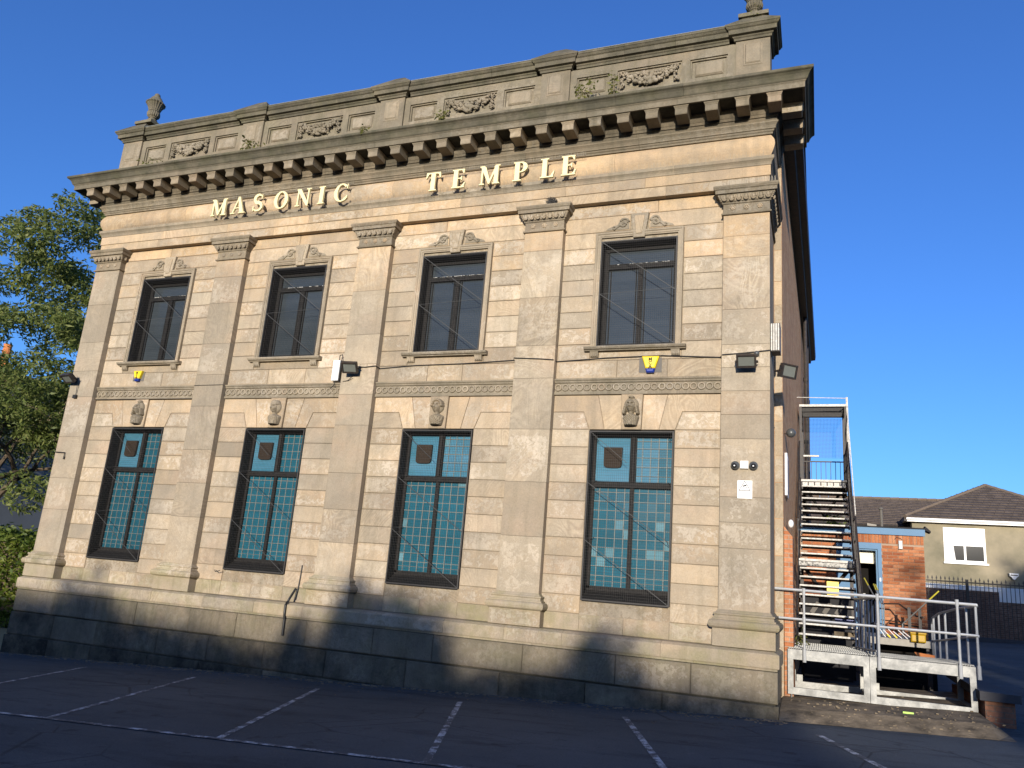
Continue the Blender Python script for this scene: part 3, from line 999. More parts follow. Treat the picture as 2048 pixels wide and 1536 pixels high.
for bi, cx in enumerate(WCX):
    fr = MB()
    hw, z0, z1 = .708, 4.325, 6.375
    yg = .40
    # lining of the opening, then sash frame
    fr.box(cx - hw, cx - hw + .03, .17, .50, z0, z1); fr.box(cx + hw - .03, cx + hw, .17, .50, z0, z1)
    fr.box(cx - hw + .03, cx + hw - .03, .17, .50, z1 - .03, z1); fr.box(cx - hw + .03, cx + hw - .03, .19, .50, z0, z0 + .05)
    for s in (-1, 1): fr.box(cx + s * (hw - .03), cx + s * (hw - .105), .36, .44, z0 + .05, z1 - .03)
    fr.box(cx - hw + .105, cx + hw - .105, .36, .44, z1 - .11, z1 - .03)
    fr.box(cx - hw + .105, cx + hw - .105, .36, .44, z0 + .05, z0 + .13)
    fr.box(cx - hw + .105, cx + hw - .105, .34, .43, 5.90, 6.00)
    fr.box(cx - .045, cx + .045, .35, .43, z0 + .13, 5.90)
    for s in (-1, 1):
        fr.box(cx + s * .09, cx + s * .075, .375, .425, z0 + .13, 5.90)
        fr.box(cx + s * (hw - .155), cx + s * (hw - .14), .375, .425, z0 + .13, 5.90)
    wo = fr.build('upper_window', M['black_frame'], hall)
    for s in (-1, 1):
        xa, xb = cx + s * .045, cx + s * (hw - .105)
        MB().box(min(xa, xb), max(xa, xb), .40, .41, z0 + .12, 5.905).build('pane', M['dark_glass'], wo)
    MB().box(cx - hw + .10, cx + hw - .10, .402, .412, 5.995, z1 - .1).build('pane', M['dark_glass'], wo)
    # flaked edges along the transom
    fl = MB()
    for k in range(26 if bi in (2, 3) else 10):
        x = cx + random.uniform(-.55, .55)
        fl.box(x, x + random.uniform(.02, .09), .336, .345, 5.985 + random.uniform(0, .008), 6.002)
    fl.build('flaking_paint', M['white_worn'], wo)
    gm = MB()
    window_guard(gm, cx - .69, cx + .69, 4.345, 6.36, .105)
    yy = .100
    def stay(a, b, w): MB().bar(a, b, w, w).build('guard_stay', M['stay'], wo)
    for (p, q) in (((-.69, 6.36), (.69, 5.34)), ((-.69, 5.34), (.69, 4.36))):
        stay((cx + p[0], yy, p[1]), (cx + q[0], yy, q[1]), .011)
    stay((cx - .69, yy, 5.33), (cx + .69, yy, 5.38), .006)
    gm.build('wire_guard', M['wire'], wo)
    # moulded stone surround, sill with brackets
    su = MB()
    prof = [(.0, .15), (.0, .112), (.022, .108), (.024, .098), (.060, .098), (.062, .085), (.085, .078), (.100, .085), (.102, .15)]
    path = [(cx - .705, 4.32, -1, 0), (cx - .705, 6.445, -1, 1), (cx + .705, 6.445, 1, 1), (cx + .705, 4.32, 1, 0)]
    su.loft([[(px + sx * o_, y_, pz + sz * o_) for o_, y_ in prof] for px, pz, sx, sz in path], closed=True)
    su.build('window_surround', M['stone'], hall, recalc=True, tint=.18, soot=.18)
    si = MB()
    si.loft([[(x, .17, 4.242), (x, .055, 4.242), (x, .050, 4.255), (x, .012, 4.268), (x, .002, 4.285), (x, -.004, 4.29), (x, -.004, 4.312), (x, .17, 4.325)] for x in (cx - .90, cx + .90)])
    so = si.build('window_sill', M['stone'], hall, recalc=True, tint=.1, soot=.38)
    for s in (-1, 1):
        br = MB()
        br.loft([[(x, .14, 4.13), (x, .105, 4.14), (x, .085, 4.165), (x, .075, 4.20), (x, .06, 4.238), (x, .14, 4.238)] for x in (cx + s * .72 - .075, cx + s * .72 + .075)])
        for q in range(3): br.box(cx + s * .72 - .05 + q * .04, cx + s * .72 - .035 + q * .04, .07, .12, 4.15, 4.225)
        br.build('sill_bracket', M['stone'], so, recalc=True, tint=.15, soot=.3)
    # plain keystone with scrolls
    ky = stone('keystone', [(cx - .105, 6.40), (cx + .105, 6.40), (cx + .168, 6.885), (cx - .168, 6.885)], YW - .045, .2, ch=.010, tint=.2, soot=.25)
    km = MB()
    km.stone([(cx - .055, 6.47), (cx + .055, 6.47), (cx + .095, 6.83), (cx - .095, 6.83)], YW - .060, YW - .04, .008)
    km.build('keystone_panel', M['stone'], ky, tint=.25, soot=.15)
    for s in (-1, 1):
        sc_ = MB()
        spiral_relief(sc_, cx, s, 6.585, YW - .022)
        sc_.prism([(cx + s * .19, 6.592), (cx + s * .63, 6.592), (cx + s * .60, 6.63), (cx + s * .42, 6.69), (cx + s * .36, 6.78), (cx + s * .26, 6.80), (cx + s * .20, 6.76)], YW - .012, YW + .01)
        sc_.build('scroll', M['stone'], hall, smooth=False, recalc=True, tint=.12, soot=.45)

# ---- lower windows: leaded lights in black timber
pane_cells = []
for bi, cx in enumerate(WCX):
    hw, z0, z1 = .738, -.05, 2.825
    fr = MB()
    fr.box(cx - hw, cx - hw + .028, .165, .56, z0, z1); fr.box(cx + hw - .028, cx + hw, .165, .56, z0, z1)
    fr.box(cx - hw + .028, cx + hw - .028, .17, .56, z1 - .03, z1)
    yg = .42
    for s in (-1, 1): fr.box(cx + s * (hw - .028), cx + s * (hw - .075), .37, .47, z0 + .2, z1 - .03)
    fr.box(cx - hw + .075, cx + hw - .075, .37, .47, z1 - .085, z1 - .03)
    fr.box(cx - hw + .075, cx + hw - .075, .345, .48, 1.855, 1.955)            # transom
    fr.box(cx - hw + .02, cx + hw - .02, .335, .36, 1.87, 1.90)
    fr.box(cx - .055, cx + .055, .36, .47, 1.955, z1 - .085)                   # upper mullion
    fr.tube([(cx, .36, 1.955), (cx, .36, z1 - .09)], .045, 8)
    fr.box(cx - .036, cx + .036, .37, .47, z0 + .24, 1.855)
    fr.box(cx - hw + .028, cx + hw - .028, .37, .48, z0 + .15, z0 + .24)
    fr.loft([[(x, .56, z0 - .02), (x, .12, z0 - .02), (x, .115, z0 + .02), (x, .36, z0 + .16), (x, .56, z0 + .16)] for x in (cx - hw + .028, cx + hw - .028)])
    wo = fr.build('lower_window', M['black_frame'], hall, recalc=True)
    # upper left: single sheet with a vent cover
    MB().box(cx - hw + .07, cx - .05, yg, yg + .01, 1.95, z1 - .08).build('pane', M['teal_light'], wo)
    vc = MB()
    vx, vz, vw, vh = cx - .36, 2.385, .165, .175
    out = [(vx - vw, vz + vh), (vx - vw * .97, vz - vh * .55)]
    out += [(vx - vw * .97 * (abs(math.cos(t)) ** .5) * (1 if math.cos(t) > 0 else -1), vz - vh * .62 - .075 * math.sin(t) ** .6) for t in [math.pi * k / 10 for k in range(1, 10)]]
    out += [(vx + vw * .97, vz - vh * .55), (vx + vw, vz + vh)]
    vc.prism(out, yg - .05, yg - .002)
    for k in range(11): vc.box(vx - vw * .86, vx + vw * .86, yg - .058, yg - .048, vz + vh * .8 - k * .028, vz + vh * .8 - k * .028 + .012)
    vc.build('vent_cover', M['brown_cover'], wo)
    # leaded lights: list the cells of the three gridded leaves
    cm = MB()
    def leaf(xa, xb, za, zb, cols, rows, studs):
        W_ = sum(cols); H_ = sum(rows)
        xs_ = [xa]; zs_ = [zb]
        for c_ in cols: xs_.append(xs_[-1] + (xb - xa) * c_ / W_)
        for r_ in rows: zs_.append(zs_[-1] - (zb - za) * r_ / H_)
        for x in xs_[1:-1]: cm.box(x - .0065, x + .0065, yg - .012, yg - .001, za, zb)
        for z in zs_[1:-1]: cm.box(xa, xb, yg - .0135, yg - .0025, z - .0055, z + .0055)
        for i in range(len(cols)):
            for j in range(len(rows)):
                pane_cells.append((bi, wo, xs_[i], xs_[i + 1], zs_[j + 1], zs_[j], yg, j, i))
        if studs:
            for x in (xs_[1], xs_[-2]):
                for z in zs_[1:-1]: cm.ball((x, yg - .014, (z + .04)), .011, .008, .011, 6, 4)
    rows = [.5] + [1.0] * 9 + [.55, .55]
    leaf(cx - hw + .075, cx - .036, z0 + .24, 1.855, [.62, 1, 1, 1, .62], rows, True)
    leaf(cx + .036, cx + hw - .075, z0 + .24, 1.855, [.62, 1, 1, 1, .62], rows, True)
    leaf(cx + .055, cx + hw - .075, 1.955, z1 - .085, [.7, 1, 1, 1, .6], [.4, .8, 1, 1, 1, .7], False)
    cm.build('lead_cames', M['came'], wo)
    gm = MB()
    window_guard(gm, cx - .722, cx + .722, -.045, 2.79, .118, .046, .034)
    yy = .110
    def stay(a, b, w): MB().bar(a, b, w, w).build('guard_stay', M['stay'], wo)
    for (p, q) in (((-.72, 1.90), (.72, .93)), ((-.72, .93), (.72, -.04))):
        stay((cx + p[0], yy, p[1]), (cx + q[0], yy, q[1]), .009)
    for zz in (2.79, 1.90, .93, -.04):
        for s in (-1, 1):
            stay((cx + s * .72, yy, zz), (cx + s * .62, .36, zz + (.06 if zz < 2 else -.12)), .008)
    stay((cx - .72, yy, 2.79), (cx - .05, yy, 2.25), .007)
    gm.build('wire_guard', M['wire'], wo)

# each pane is its own object in the two nearest windows; the rest stay joined per window
mats = ['teal', 'teal', 'teal', 'teal']
cache = {}
near = [c for c in pane_cells if c[0] >= 2][:290]
done = set(id(c) for c in near)
for (bi, wo, xa, xb, za, zb, yg, j, i) in near:
    special = (bi == 3 and (i, j) in ((3, 4), (2, 7))) or random.random() < .03
    pale = zb > 1.96
    mat = 'teal_pale' if special else ('teal_light' if pale else 'teal')
    key = (round(xb - xa, 3), round(zb - za, 3), mat)
    if key not in cache:
        w_, h_ = xb - xa, zb - za
        cache[key] = MB().box(-w_ / 2, w_ / 2, 0, .005, -h_ / 2, h_ / 2).mesh('pane', M[mat])
    inst('pane', cache[key], ((xa + xb) / 2, yg, (za + zb) / 2), wo, (random.gauss(0, .012), 0, random.gauss(0, .015)))
for b_ in range(4):
    rest = [c for c in pane_cells if c[0] == b_ and id(c) not in done]
    if not rest: continue
    pm = MB()
    for (bi, wo, xa, xb, za, zb, yg, j, i) in rest:
        t1, t2 = random.gauss(0, .012), random.gauss(0, .012)
        w_, h_ = (xb - xa) / 2, (zb - za) / 2
        pm.add([(xa, yg - t1 * h_ - t2 * w_, za), (xb, yg - t1 * h_ + t2 * w_, za), (xb, yg + t1 * h_ + t2 * w_, zb), (xa, yg + t1 * h_ - t2 * w_, zb)], [(0, 1, 2, 3)])
    po = pm.build('panes', M['teal'], rest[0][1])
    po['kind'] = 'stuff'
for cx in WCX:      # darkness behind the glass
    pass
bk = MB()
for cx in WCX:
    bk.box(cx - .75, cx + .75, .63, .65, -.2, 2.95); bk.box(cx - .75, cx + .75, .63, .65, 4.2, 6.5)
bk.build('dark_backing', M['dark_void'], hall)  # dark sheets standing in for the unlit rooms

# ---- parapet
PIER = [-.03, 3.68, 7.40, 11.12, 14.90]
PB = .0              # face of the panels between the piers
def parapet_wall(xa, xb):
    m = MB()
    za, zb = 8.97, 10.085
    L = xb - xa
    u = L / 3.10
    pans = [(xa + .13 * u, xa + .77 * u, 9.48, 9.90), (xa + .93 * u, xa + 2.14 * u, 9.46, 9.92), (xa + 2.29 * u, xa + 2.96 * u, 9.48, 9.90)]
    xs_ = sorted([xa, xb] + [p for q in pans for p in q[:2]])
    zs_ = [za, 9.48, 9.90, zb]
    # face with three sunk panels
    def face(a, b, c, d, y): m.add([(a, y, c), (b, y, c), (b, y, d), (a, y, d)], [(0, 1, 2, 3)])
    for i in range(len(xs_) - 1):
        a, b = xs_[i], xs_[i + 1]
        hit = [p for p in pans if p[0] <= (a + b) / 2 <= p[1]]
        if not hit: face(a, b, za, zb, PB)
        else:
            p = hit[0]
            face(a, b, za, p[2], PB); face(a, b, p[3], zb, PB)
            w1, d1, w2, d2 = .030, .022, .055, .050
            prev = (a, b, p[2], p[3], PB)
            for (w, d) in ((.0, .030), (.026, .034), (.028, .075), (.05, .080)):
                cur = (a + w, b - w, p[2] + w, p[3] - w, PB + d)
                A = [(prev[0], prev[4], prev[2]), (prev[1], prev[4], prev[2]), (prev[1], prev[4], prev[3]), (prev[0], prev[4], prev[3])]
                B = [(cur[0], cur[4], cur[2]), (cur[1], cur[4], cur[2]), (cur[1], cur[4], cur[3]), (cur[0], cur[4], cur[3])]
                m.loft([A, B], caps=False)
                prev = cur
            face(prev[0], prev[1], prev[2], prev[3], prev[4])
    m.box(xa, xb, .07, .45, za, zb)
    o = m.build('parapet_wall', M['stone'], hall, recalc=False, tint=.05, soot=.62, algae=.15, black=.10)
    for p in (pans[0], pans[2]):
        a, b = p[0] + .055, p[1] - .055
        q = MB()
        q.stone([(a + .03, 9.52 + .03), (b - .03, 9.52 + .03), (b - .03, 9.86 - .03), (a + .03, 9.86 - .03)], PB + .030, PB + .079, .028)
        q.build('raised_panel', M['stone'], o, tint=.05, soot=.5)
    p = pans[1]
    g = MB()
    a, b = p[0] + .10, p[1] - .10
    rnd = random.Random(int(xa * 100))
    for s, e in ((0, a), (1, b)):                       # knots at the ends with drops
        for q in range(16):
            g.ball((e + rnd.uniform(-.045, .045), PB + .02 + rnd.uniform(-.02, .01), 9.86 - .33 * (q / 15) * 1.0 + rnd.uniform(-.02, .02)), rnd.uniform(.018, .036), .03, rnd.uniform(.016, .03), 7, 5)
        g.torus_y((e, PB + .0, 9.84), .035, .014, 12, 5); g.torus_y((e + .01, PB - .005, 9.57), .026, .012, 12, 5)
    n = 120
    for q in range(n):
        t = rnd.random()
        x = a + .06 + (b - a - .12) * t
        sag = .15 * (1 - (2 * t - 1) ** 2)
        thick = .06 + .085 * (1 - abs(2 * t - 1))
        z = 9.80 - sag + rnd.uniform(-thick, thick)
        r = rnd.uniform(.018, .042) * (1.25 if abs(t - .5) < .12 else 1)
        g.ball((x, PB + .015 - rnd.uniform(0, .035), z), r * rnd.uniform(.8, 1.4), .035, r * rnd.uniform(.7, 1.1), 7, 5)
    g.ball(((a + b) / 2, PB - .005, 9.63), .085, .05, .06, 10, 7)
    for q in range(14):                                 # leaves
        t = rnd.random(); x = a + (b - a) * t; z = 9.76 - .2 * (1 - (2 * t - 1) ** 2) + rnd.uniform(-.05, .05)
        ang = rnd.uniform(0, 6.28)
        g.bar((x, PB - .01, z), (x + .07 * math.cos(ang), PB + .005, z + .05 * math.sin(ang)), .03, .012)
    g.build('fruit_festoon', M['stone'], o, smooth=True, tint=.05, soot=.6)
    return o


for i in range(4): parapet_wall(PIER[i] + .302, PIER[i + 1] - .302)
copeprof = [(-.1, 10.088), (.03, 10.088), (.035, 10.13), (.055, 10.145), (.062, 10.165), (.12, 10.175), (.125, 10.26), (.15, 10.275), (.175, 10.31), (.185, 10.315), (.185, 10.355), (.165, 10.37), (-.25, 10.66)]
for i in range(4):
    a, b = PIER[i] + .42, PIER[i + 1] - .42
    n = 3
    for k in range(n):
        dj = random.uniform(-.003, .003)
        run('coping_stone', copeprof, lambda p, x=a + (b - a) * k / n + .002, dj=dj: (x, dj - p), lambda p, x=a + (b - a) * (k + 1) / n - .002, dj=dj: (x, dj - p), back=-.3, tint=.0, soot=1.0, algae=.2, black=.45)
for i in range(4):
    MB().box(PIER[i] + .40, PIER[i + 1] - .40, -.192, -.150, 10.356, 10.368).build('flashing', M['came'], hall)
for i, cx in enumerate(PIER):
    pr = MB()
    pr.box(cx - .30, cx + .30, -.045, .5, 8.97, 10.085)
    po = pr.build('parapet_pier', M['stone'], hall, tint=.15, soot=.6, black=.1)
    MB().loft([[(cx - w, -.045 + d, z) for w, d, z in ((.175, -.001, 9.55), )] + [(cx + .175, -.046, 9.55), (cx + .175, -.046, 10.03), (cx - .175, -.046, 10.03)],
               [(cx - .16, -.058, 9.565), (cx + .16, -.058, 9.565), (cx + .16, -.058, 10.015), (cx - .16, -.058, 10.015)],
               [(cx - .14, -.052, 9.585), (cx + .14, -.052, 9.585), (cx + .14, -.052, 9.995), (cx - .14, -.052, 9.995)],
               [(cx - .12, -.074, 9.61), (cx + .12, -.074, 9.61), (cx + .12, -.074, 9.97), (cx - .12, -.074, 9.97)]]).build('raised_panel', M['stone'], po, recalc=True, tint=.1, soot=.45)
    cp = MB()
    cp.loft([[(cx - .30 - p, .62, z), (cx - .30 - p, -.045 - p, z), (cx + .30 + p, -.045 - p, z), (cx + .30 + p, .62, z)] for p, z in copeprof[1:-1]] + [[(cx - .12, .62, 10.72), (cx - .12, .12, 10.72), (cx + .12, .12, 10.72), (cx + .12, .62, 10.72)]])
    cp.build('pier_coping', M['stone'], po, recalc=True, tint=.05, soot=.95, algae=.25, black=.4)

# ---- returns at the two ends, brick flank, roof
fl = MB()
A, Bq = (15.325, 1.31), (15.50, 17.7)
fl.loft([[(A[0], A[1], z), (Bq[0], Bq[1], z), (Bq[0] - .3, Bq[1], z), (A[0] - .3, A[1], z)] for z in (-2.6, 9.35)])
fw = fl.build('brick_flank', M['brick_side'], hall, recalc=True)
z = -2.0
while z < 9.0:                                # stone quoins closing the front block
    h = random.choice((.46, .62))
    h = min(h, 9.02 - z)
    stone('quoin_stone', rect(15.19, 15.322, z + .003, z + h - .003), 1.302, 1.6, ch=.004, tint=random.uniform(.3, .6), soot=.08)
    z += h
MB().box(-.35, 15.15, .62, 1.3, -2.6, 9.0).build('front_block', M['stone'], hall, soot=.5)
lw = MB(); lw.box(-.45, -.15, 1.31, 17.7, -2.6, 9.35); lw.box(-.15, 15.2, 17.4, 17.7, -2.6, 9.35)
lw.build('rear_wall', M['brick_side'], hall)
rf = MB()
rf.loft([[(-.7, y, 9.42), (7.4, y, 11.3), (15.75, y, 9.42), (15.75, y, 9.36), (-.7, y, 9.36)] for y in (1.2, 17.9)])
rf.build('roof', M['felt'], hall, recalc=True)
gt = MB()
gt.loft([[(15.33 + q * .0107 * 0 + dx, 1.25, zz) for dx, zz in ((0, 9.10), (.20, 9.10), (.22, 9.20), (.36, 9.22), (.38, 9.36), (0, 9.36))] for q in (0,)] +
        [[(15.51 + dx, 17.8, zz) for dx, zz in ((0, 9.10), (.20, 9.10), (.22, 9.20), (.36, 9.22), (.38, 9.36), (0, 9.36))]])
eav = gt.build('eaves_gutter', M['black_iron'], hall, recalc=True)
# lower brick pier beside the stairs
bp = MB()
bp.loft([[(15.335, y, -2.6), (15.47, y, -2.6), (15.47, y, 1.25), (15.335, y, 1.42)] for y in (1.32, 2.2)])
bpo = bp.build('brick_pier', M['brick_lit'], hall, recalc=True)
for px_, yy in ((15.57, 14.2), (15.60, 15.6), (15.58, 12.6)):
    dp = MB(); dp.tube([(px_, yy, -.5), (px_, yy, 9.1)], .055, 8)
    for z in (1.0, 3.0, 5.0, 7.0): dp.tube([(px_, yy, z), (px_, yy, z + .12)], .075, 8)
    dp.build('drainpipe', M['black_iron'], hall)
# ------------------------------------------------------------------ lettering on the frieze
def ring_part(cx, cz, rx, rz, ix, iz, a0, a1, n=20):
    o = [(cx + rx * math.cos(a0 + (a1 - a0) * k / n), cz + rz * math.sin(a0 + (a1 - a0) * k / n)) for k in range(n + 1)]
    i = [(cx + ix * math.cos(a0 + (a1 - a0) * k / n), cz + iz * math.sin(a0 + (a1 - a0) * k / n)) for k in range(n + 1)]
    return [[o[k], o[k + 1], i[k + 1], i[k]] for k in range(n)]


def stroke(pts):
    """pts = (x, z, half width): quads along a curve"""
    q = []
    L, Rr = [], []
    for k, (x, z, w) in enumerate(pts):
        a, b = pts[max(k - 1, 0)], pts[min(k + 1, len(pts) - 1)]
        d = Vector((b[0] - a[0], b[1] - a[1])).normalized()
        L.append((x - d.y * w, z + d.x * w)); Rr.append((x + d.y * w, z - d.x * w))
    return [[L[k], L[k + 1], Rr[k + 1], Rr[k]] for k in range(len(pts) - 1)]


def rc(x0, x1, z0, z1): return [(x0, z0), (x1, z0), (x1, z1), (x0, z1)]


def s_pts():
    P = []
    for k in range(25):
        t = k / 24
        a = R(35) + t * R(235)
        P.append((.32 + .22 * math.cos(a), .74 + .235 * math.sin(a), .022 + .055 * math.sin(math.pi * min(1, t * 1.0)) ** 1.5 + .012 if t < .75 else .072 + .03 * (t - .75) * 4))
    Q = []
    for k in range(1, 25):
        t = k / 24
        a = R(90) - t * R(235)
        Q.append((.31 + .245 * math.cos(a), .265 + .24 * math.sin(a), .102 - .075 * t))
    return P + Q


GL = {
    'T': ([rc(.27, .49, .05, .93), rc(.20, .57, 0, .06), rc(.02, .75, .93, 1.0), [(.02, .94), (.0, .70), (.05, .72), (.12, .90), (.2, .94)], [(.75, .94), (.77, .70), (.72, .72), (.65, .90), (.57, .94)]], .78),
    'E': ([rc(.07, .29, .05, .95), rc(0, .62, .94, 1.0), rc(0, .64, 0, .06), rc(.26, .48, .485, .54), [(.60, .95), (.60, .76), (.56, .78), (.48, .93), (.44, .95)], [(.62, .05), (.68, .27), (.63, .26), (.52, .09), (.46, .05)], [(.47, .40), (.50, .38), (.50, .64), (.47, .62), (.43, .54), (.43, .485)]], .70),
    'M': ([rc(.09, .165, .05, .95), rc(.72, .92, .05, .95), [(.04, .97), (.28, .97), (.55, .16), (.46, 0)], [(.78, .97), (.86, .95), (.50, .0), (.46, .12)], rc(0, .25, 0, .06), rc(.65, 1.0, 0, .06), rc(0, .22, .94, 1.0), rc(.76, 1.0, .94, 1.0)], 1.02),
    'A': ([[(.12, .04), (.18, .04), (.47, .92), (.42, 1.0)], [(.59, .04), (.83, .04), (.52, 1.0), (.38, 1.0)], rc(.24, .66, .30, .355), rc(0, .29, 0, .055), rc(.52, .93, 0, .055)], .94),
    'S': (stroke(s_pts()) + [[(.50, .72), (.545, .70), (.56, .98), (.51, .96)], [(.07, .30), (.02, .32), (.03, .02), (.08, .04)]], .62),
    'O': (ring_part(.42, .5, .42, .52, .225, .445, 0, 2 * math.pi, 40), .84),
    'N': ([rc(.10, .175, .05, .95), rc(.71, .785, .02, .95), [(.02, 1.0), (.27, 1.0), (.785, .12), (.785, -.02), (.69, -.02)], rc(0, .27, 0, .06), rc(.60, .89, .94, 1.0)], .90),
    'I': ([rc(.08, .30, .05, .95), rc(0, .37, 0, .06), rc(0, .37, .94, 1.0)], .38),
    'C': (ring_part(.43, .5, .43, .52, .235, .445, R(42), R(322), 36) + [[(.70, .72), (.75, .70), (.78, .98), (.73, .97)], [(.66, .16), (.77, .17), (.775, .31), (.73, .33)]], .78),
    'P': ([rc(.08, .30, .05, .95), rc(0, .40, 0, .06), rc(0, .36, .945, 1.0), rc(.27, .36, .44, .49)] + ring_part(.35, .72, .33, .28, .13, .225, -math.pi / 2, math.pi / 2, 20), .68),
    'L': ([rc(.08, .30, .05, .95), rc(0, .38, .94, 1.0), rc(0, .62, 0, .06), [(.60, .05), (.67, .32), (.62, .31), (.50, .10), (.42, .05)]], .70),
}
CAPH = .405
LET = [('M', 3.10), ('A', 3.66), ('S', 4.26), ('O', 4.83), ('N', 5.40), ('I', 5.98), ('C', 6.38),
       ('T', 8.56), ('E', 9.15), ('M', 9.75), ('P', 10.46), ('L', 11.02), ('E', 11.44)]
OCC = {}
words = ['MASONIC', 'TEMPLE']
for k, (ch, x) in enumerate(LET):
    polys, wd = GL[ch]
    m = MB()
    for q, pl in enumerate(polys):
        d = .0012 * (q % 5)
        m.prism([(x + p[0] * CAPH * 1.06, 7.635 + p[1] * CAPH) for p in pl], -.245 + d, -.195 - d * .2)
    for pl in (polys[0], polys[len(polys) // 2]):          # fixing pegs into the frieze
        px_ = x + sum(q[0] for q in pl) / len(pl) * CAPH * 1.06
        pz_ = 7.635 + sum(q[1] for q in pl) / len(pl) * CAPH
        m.tube([(px_, -.20, pz_), (px_, -.06, pz_)], .008, 5)
    word = words[0] if k < 7 else words[1]
    pos_ = k if k < 7 else k - 7
    ordn = ['first', 'second', 'third', 'fourth', 'fifth', 'sixth', 'seventh'][pos_]
    o = m.build('sign_letter', M['gold'], None)
    tag(o, 'raised gilt capital %s, %s letter of the word %s on the stone frieze' % (ch, ordn, word), 'letter', 'gilt letters spelling the name along the frieze')

# ------------------------------------------------------------------ bird spikes
def spikes(label, x0, x1, z, y, h, step, cat='bird spikes'):
    m = MB()
    m.box(x0, x1, y - .012, y + .012, z, z + .004)
    k = x0
    while k < x1:
        dx, dy = random.uniform(-.012, .012), random.choice((-.03, 0, .02))
        m.loft([[(k - .0022, y, z), (k + .0022, y, z), (k, y + .003, z)], [(k + dx - .0015, y + dy, z + h), (k + dx + .0015, y + dy, z + h), (k + dx, y + dy + .002, z + h)]])
        k += step
    o = m.build('bird_spikes', M['wire_light'], None)
    tag(o, label, cat, 'strips of bird spikes on the entablature', 'stuff')


M['wire_light'] = mat_flat('steel_spike', (0.30, 0.27, 0.21), 0.45, 0.5, 0.4, var=0.2)
spikes('row of thin bird spikes along the ledge below MASONIC', .2, 7.0, 7.678, -.05, .10, .018)
spikes('row of thin bird spikes along the ledge from TEMPLE to the corner', 7.1, 15.1, 7.678, -.05, .10, .018)
spikes('bird spikes standing above the letters of TEMPLE', 8.9, 11.9, 8.03, -.19, .085, .018)
spikes('bird spikes standing above the letters of MASONIC', 3.2, 6.8, 8.03, -.19, .075, .02)
spikes('bird spikes on the capital nearest the fire escape', 14.3, 15.3, 7.13, -.10, .11, .022)
nest = MB()
for k in range(150):
    a, b = random.uniform(0, 6.28), random.uniform(-1, 1)
    nest.bar((11.24 + random.gauss(0, .04), -.08 + random.gauss(0, .03), 7.20 + random.gauss(0, .04)), (11.24 + .11 * math.cos(a), -.08 + .05 * b, 7.20 + .09 * math.sin(a)), .004, .004)
tag(nest.build('twig_bundle', M['wire'], None), 'small dark bundle of twigs on the fourth capital from the left', 'nest')

# ------------------------------------------------------------------ urns
for cx, lab in ((.07, 'fluted stone urn with a frilled rim on the left end of the parapet'), (14.90, 'stone urn on the right parapet corner cut off by the top of the photo')):
    u = thing('stone_urn', lab, 'urn', (cx, .28, 10.68), 'urns on the parapet')
    c = (cx, .28, 0)
    ped = MB()
    ped.loft([[(cx - w, .28 - w, z), (cx + w, .28 - w, z), (cx + w, .28 + w, z), (cx - w, .28 + w, z)] for w, z in ((.27, 10.66), (.27, 10.74), (.24, 10.77), (.16, 10.80), (.12, 10.87))])
    ped.v = [(p[0], p[1], 10.66 + (p[2] - 10.66) * .93) for p in ped.v]
    ped.build('pedestal', M['stone'], u, tint=.0, soot=.8, algae=.5, black=.15)
    bd = MB()
    bd.lathe(c, [(.09, 10.865), (.125, 10.88), (.13, 10.905), (.10, 10.925), (.085, 10.95), (.11, 10.965), (.115, 10.98)], 20)
    bd.lathe(c, [(.11, 10.981), (.16, 11.02), (.175, 11.07), (.17, 11.12), (.15, 11.155)], 40, -.10)
    bd.lathe(c, [(.152, 11.156), (.158, 11.17), (.152, 11.185)], 24)
    bd.lathe(c, [(.15, 11.186), (.175, 11.26), (.205, 11.33), (.24, 11.385), (.255, 11.395)], 40, -.06)
    bd.lathe(c, [(.255, 11.395), (.272, 11.41), (.255, 11.43), (.2, 11.44)], 40, -.10)
    
    bd.v = [(cx + (p[0] - cx) * .92, .28 + (p[1] - .28) * .92, 10.68 + (p[2] - 10.68) * .93) for p in bd.v]
    bd.build('urn_bowl', M['stone'], u, tint=.05, soot=.9, algae=.4, black=.25)
    ld = MB()
    ld.lathe(c, [(.22, 11.435), (.19, 11.50), (.15, 11.56), (.14, 11.585), (.10, 11.60), (.095, 11.64), (.07, 11.66), (.075, 11.70), (.04, 11.735), (.01, 11.74)], 20)
    ld.v = [(cx + (p[0] - cx) * .92, .28 + (p[1] - .28) * .92, 10.68 + (p[2] - 10.68) * .93) for p in ld.v]
    ld.build('lid', M['stone'], u, tint=.05, soot=.9)

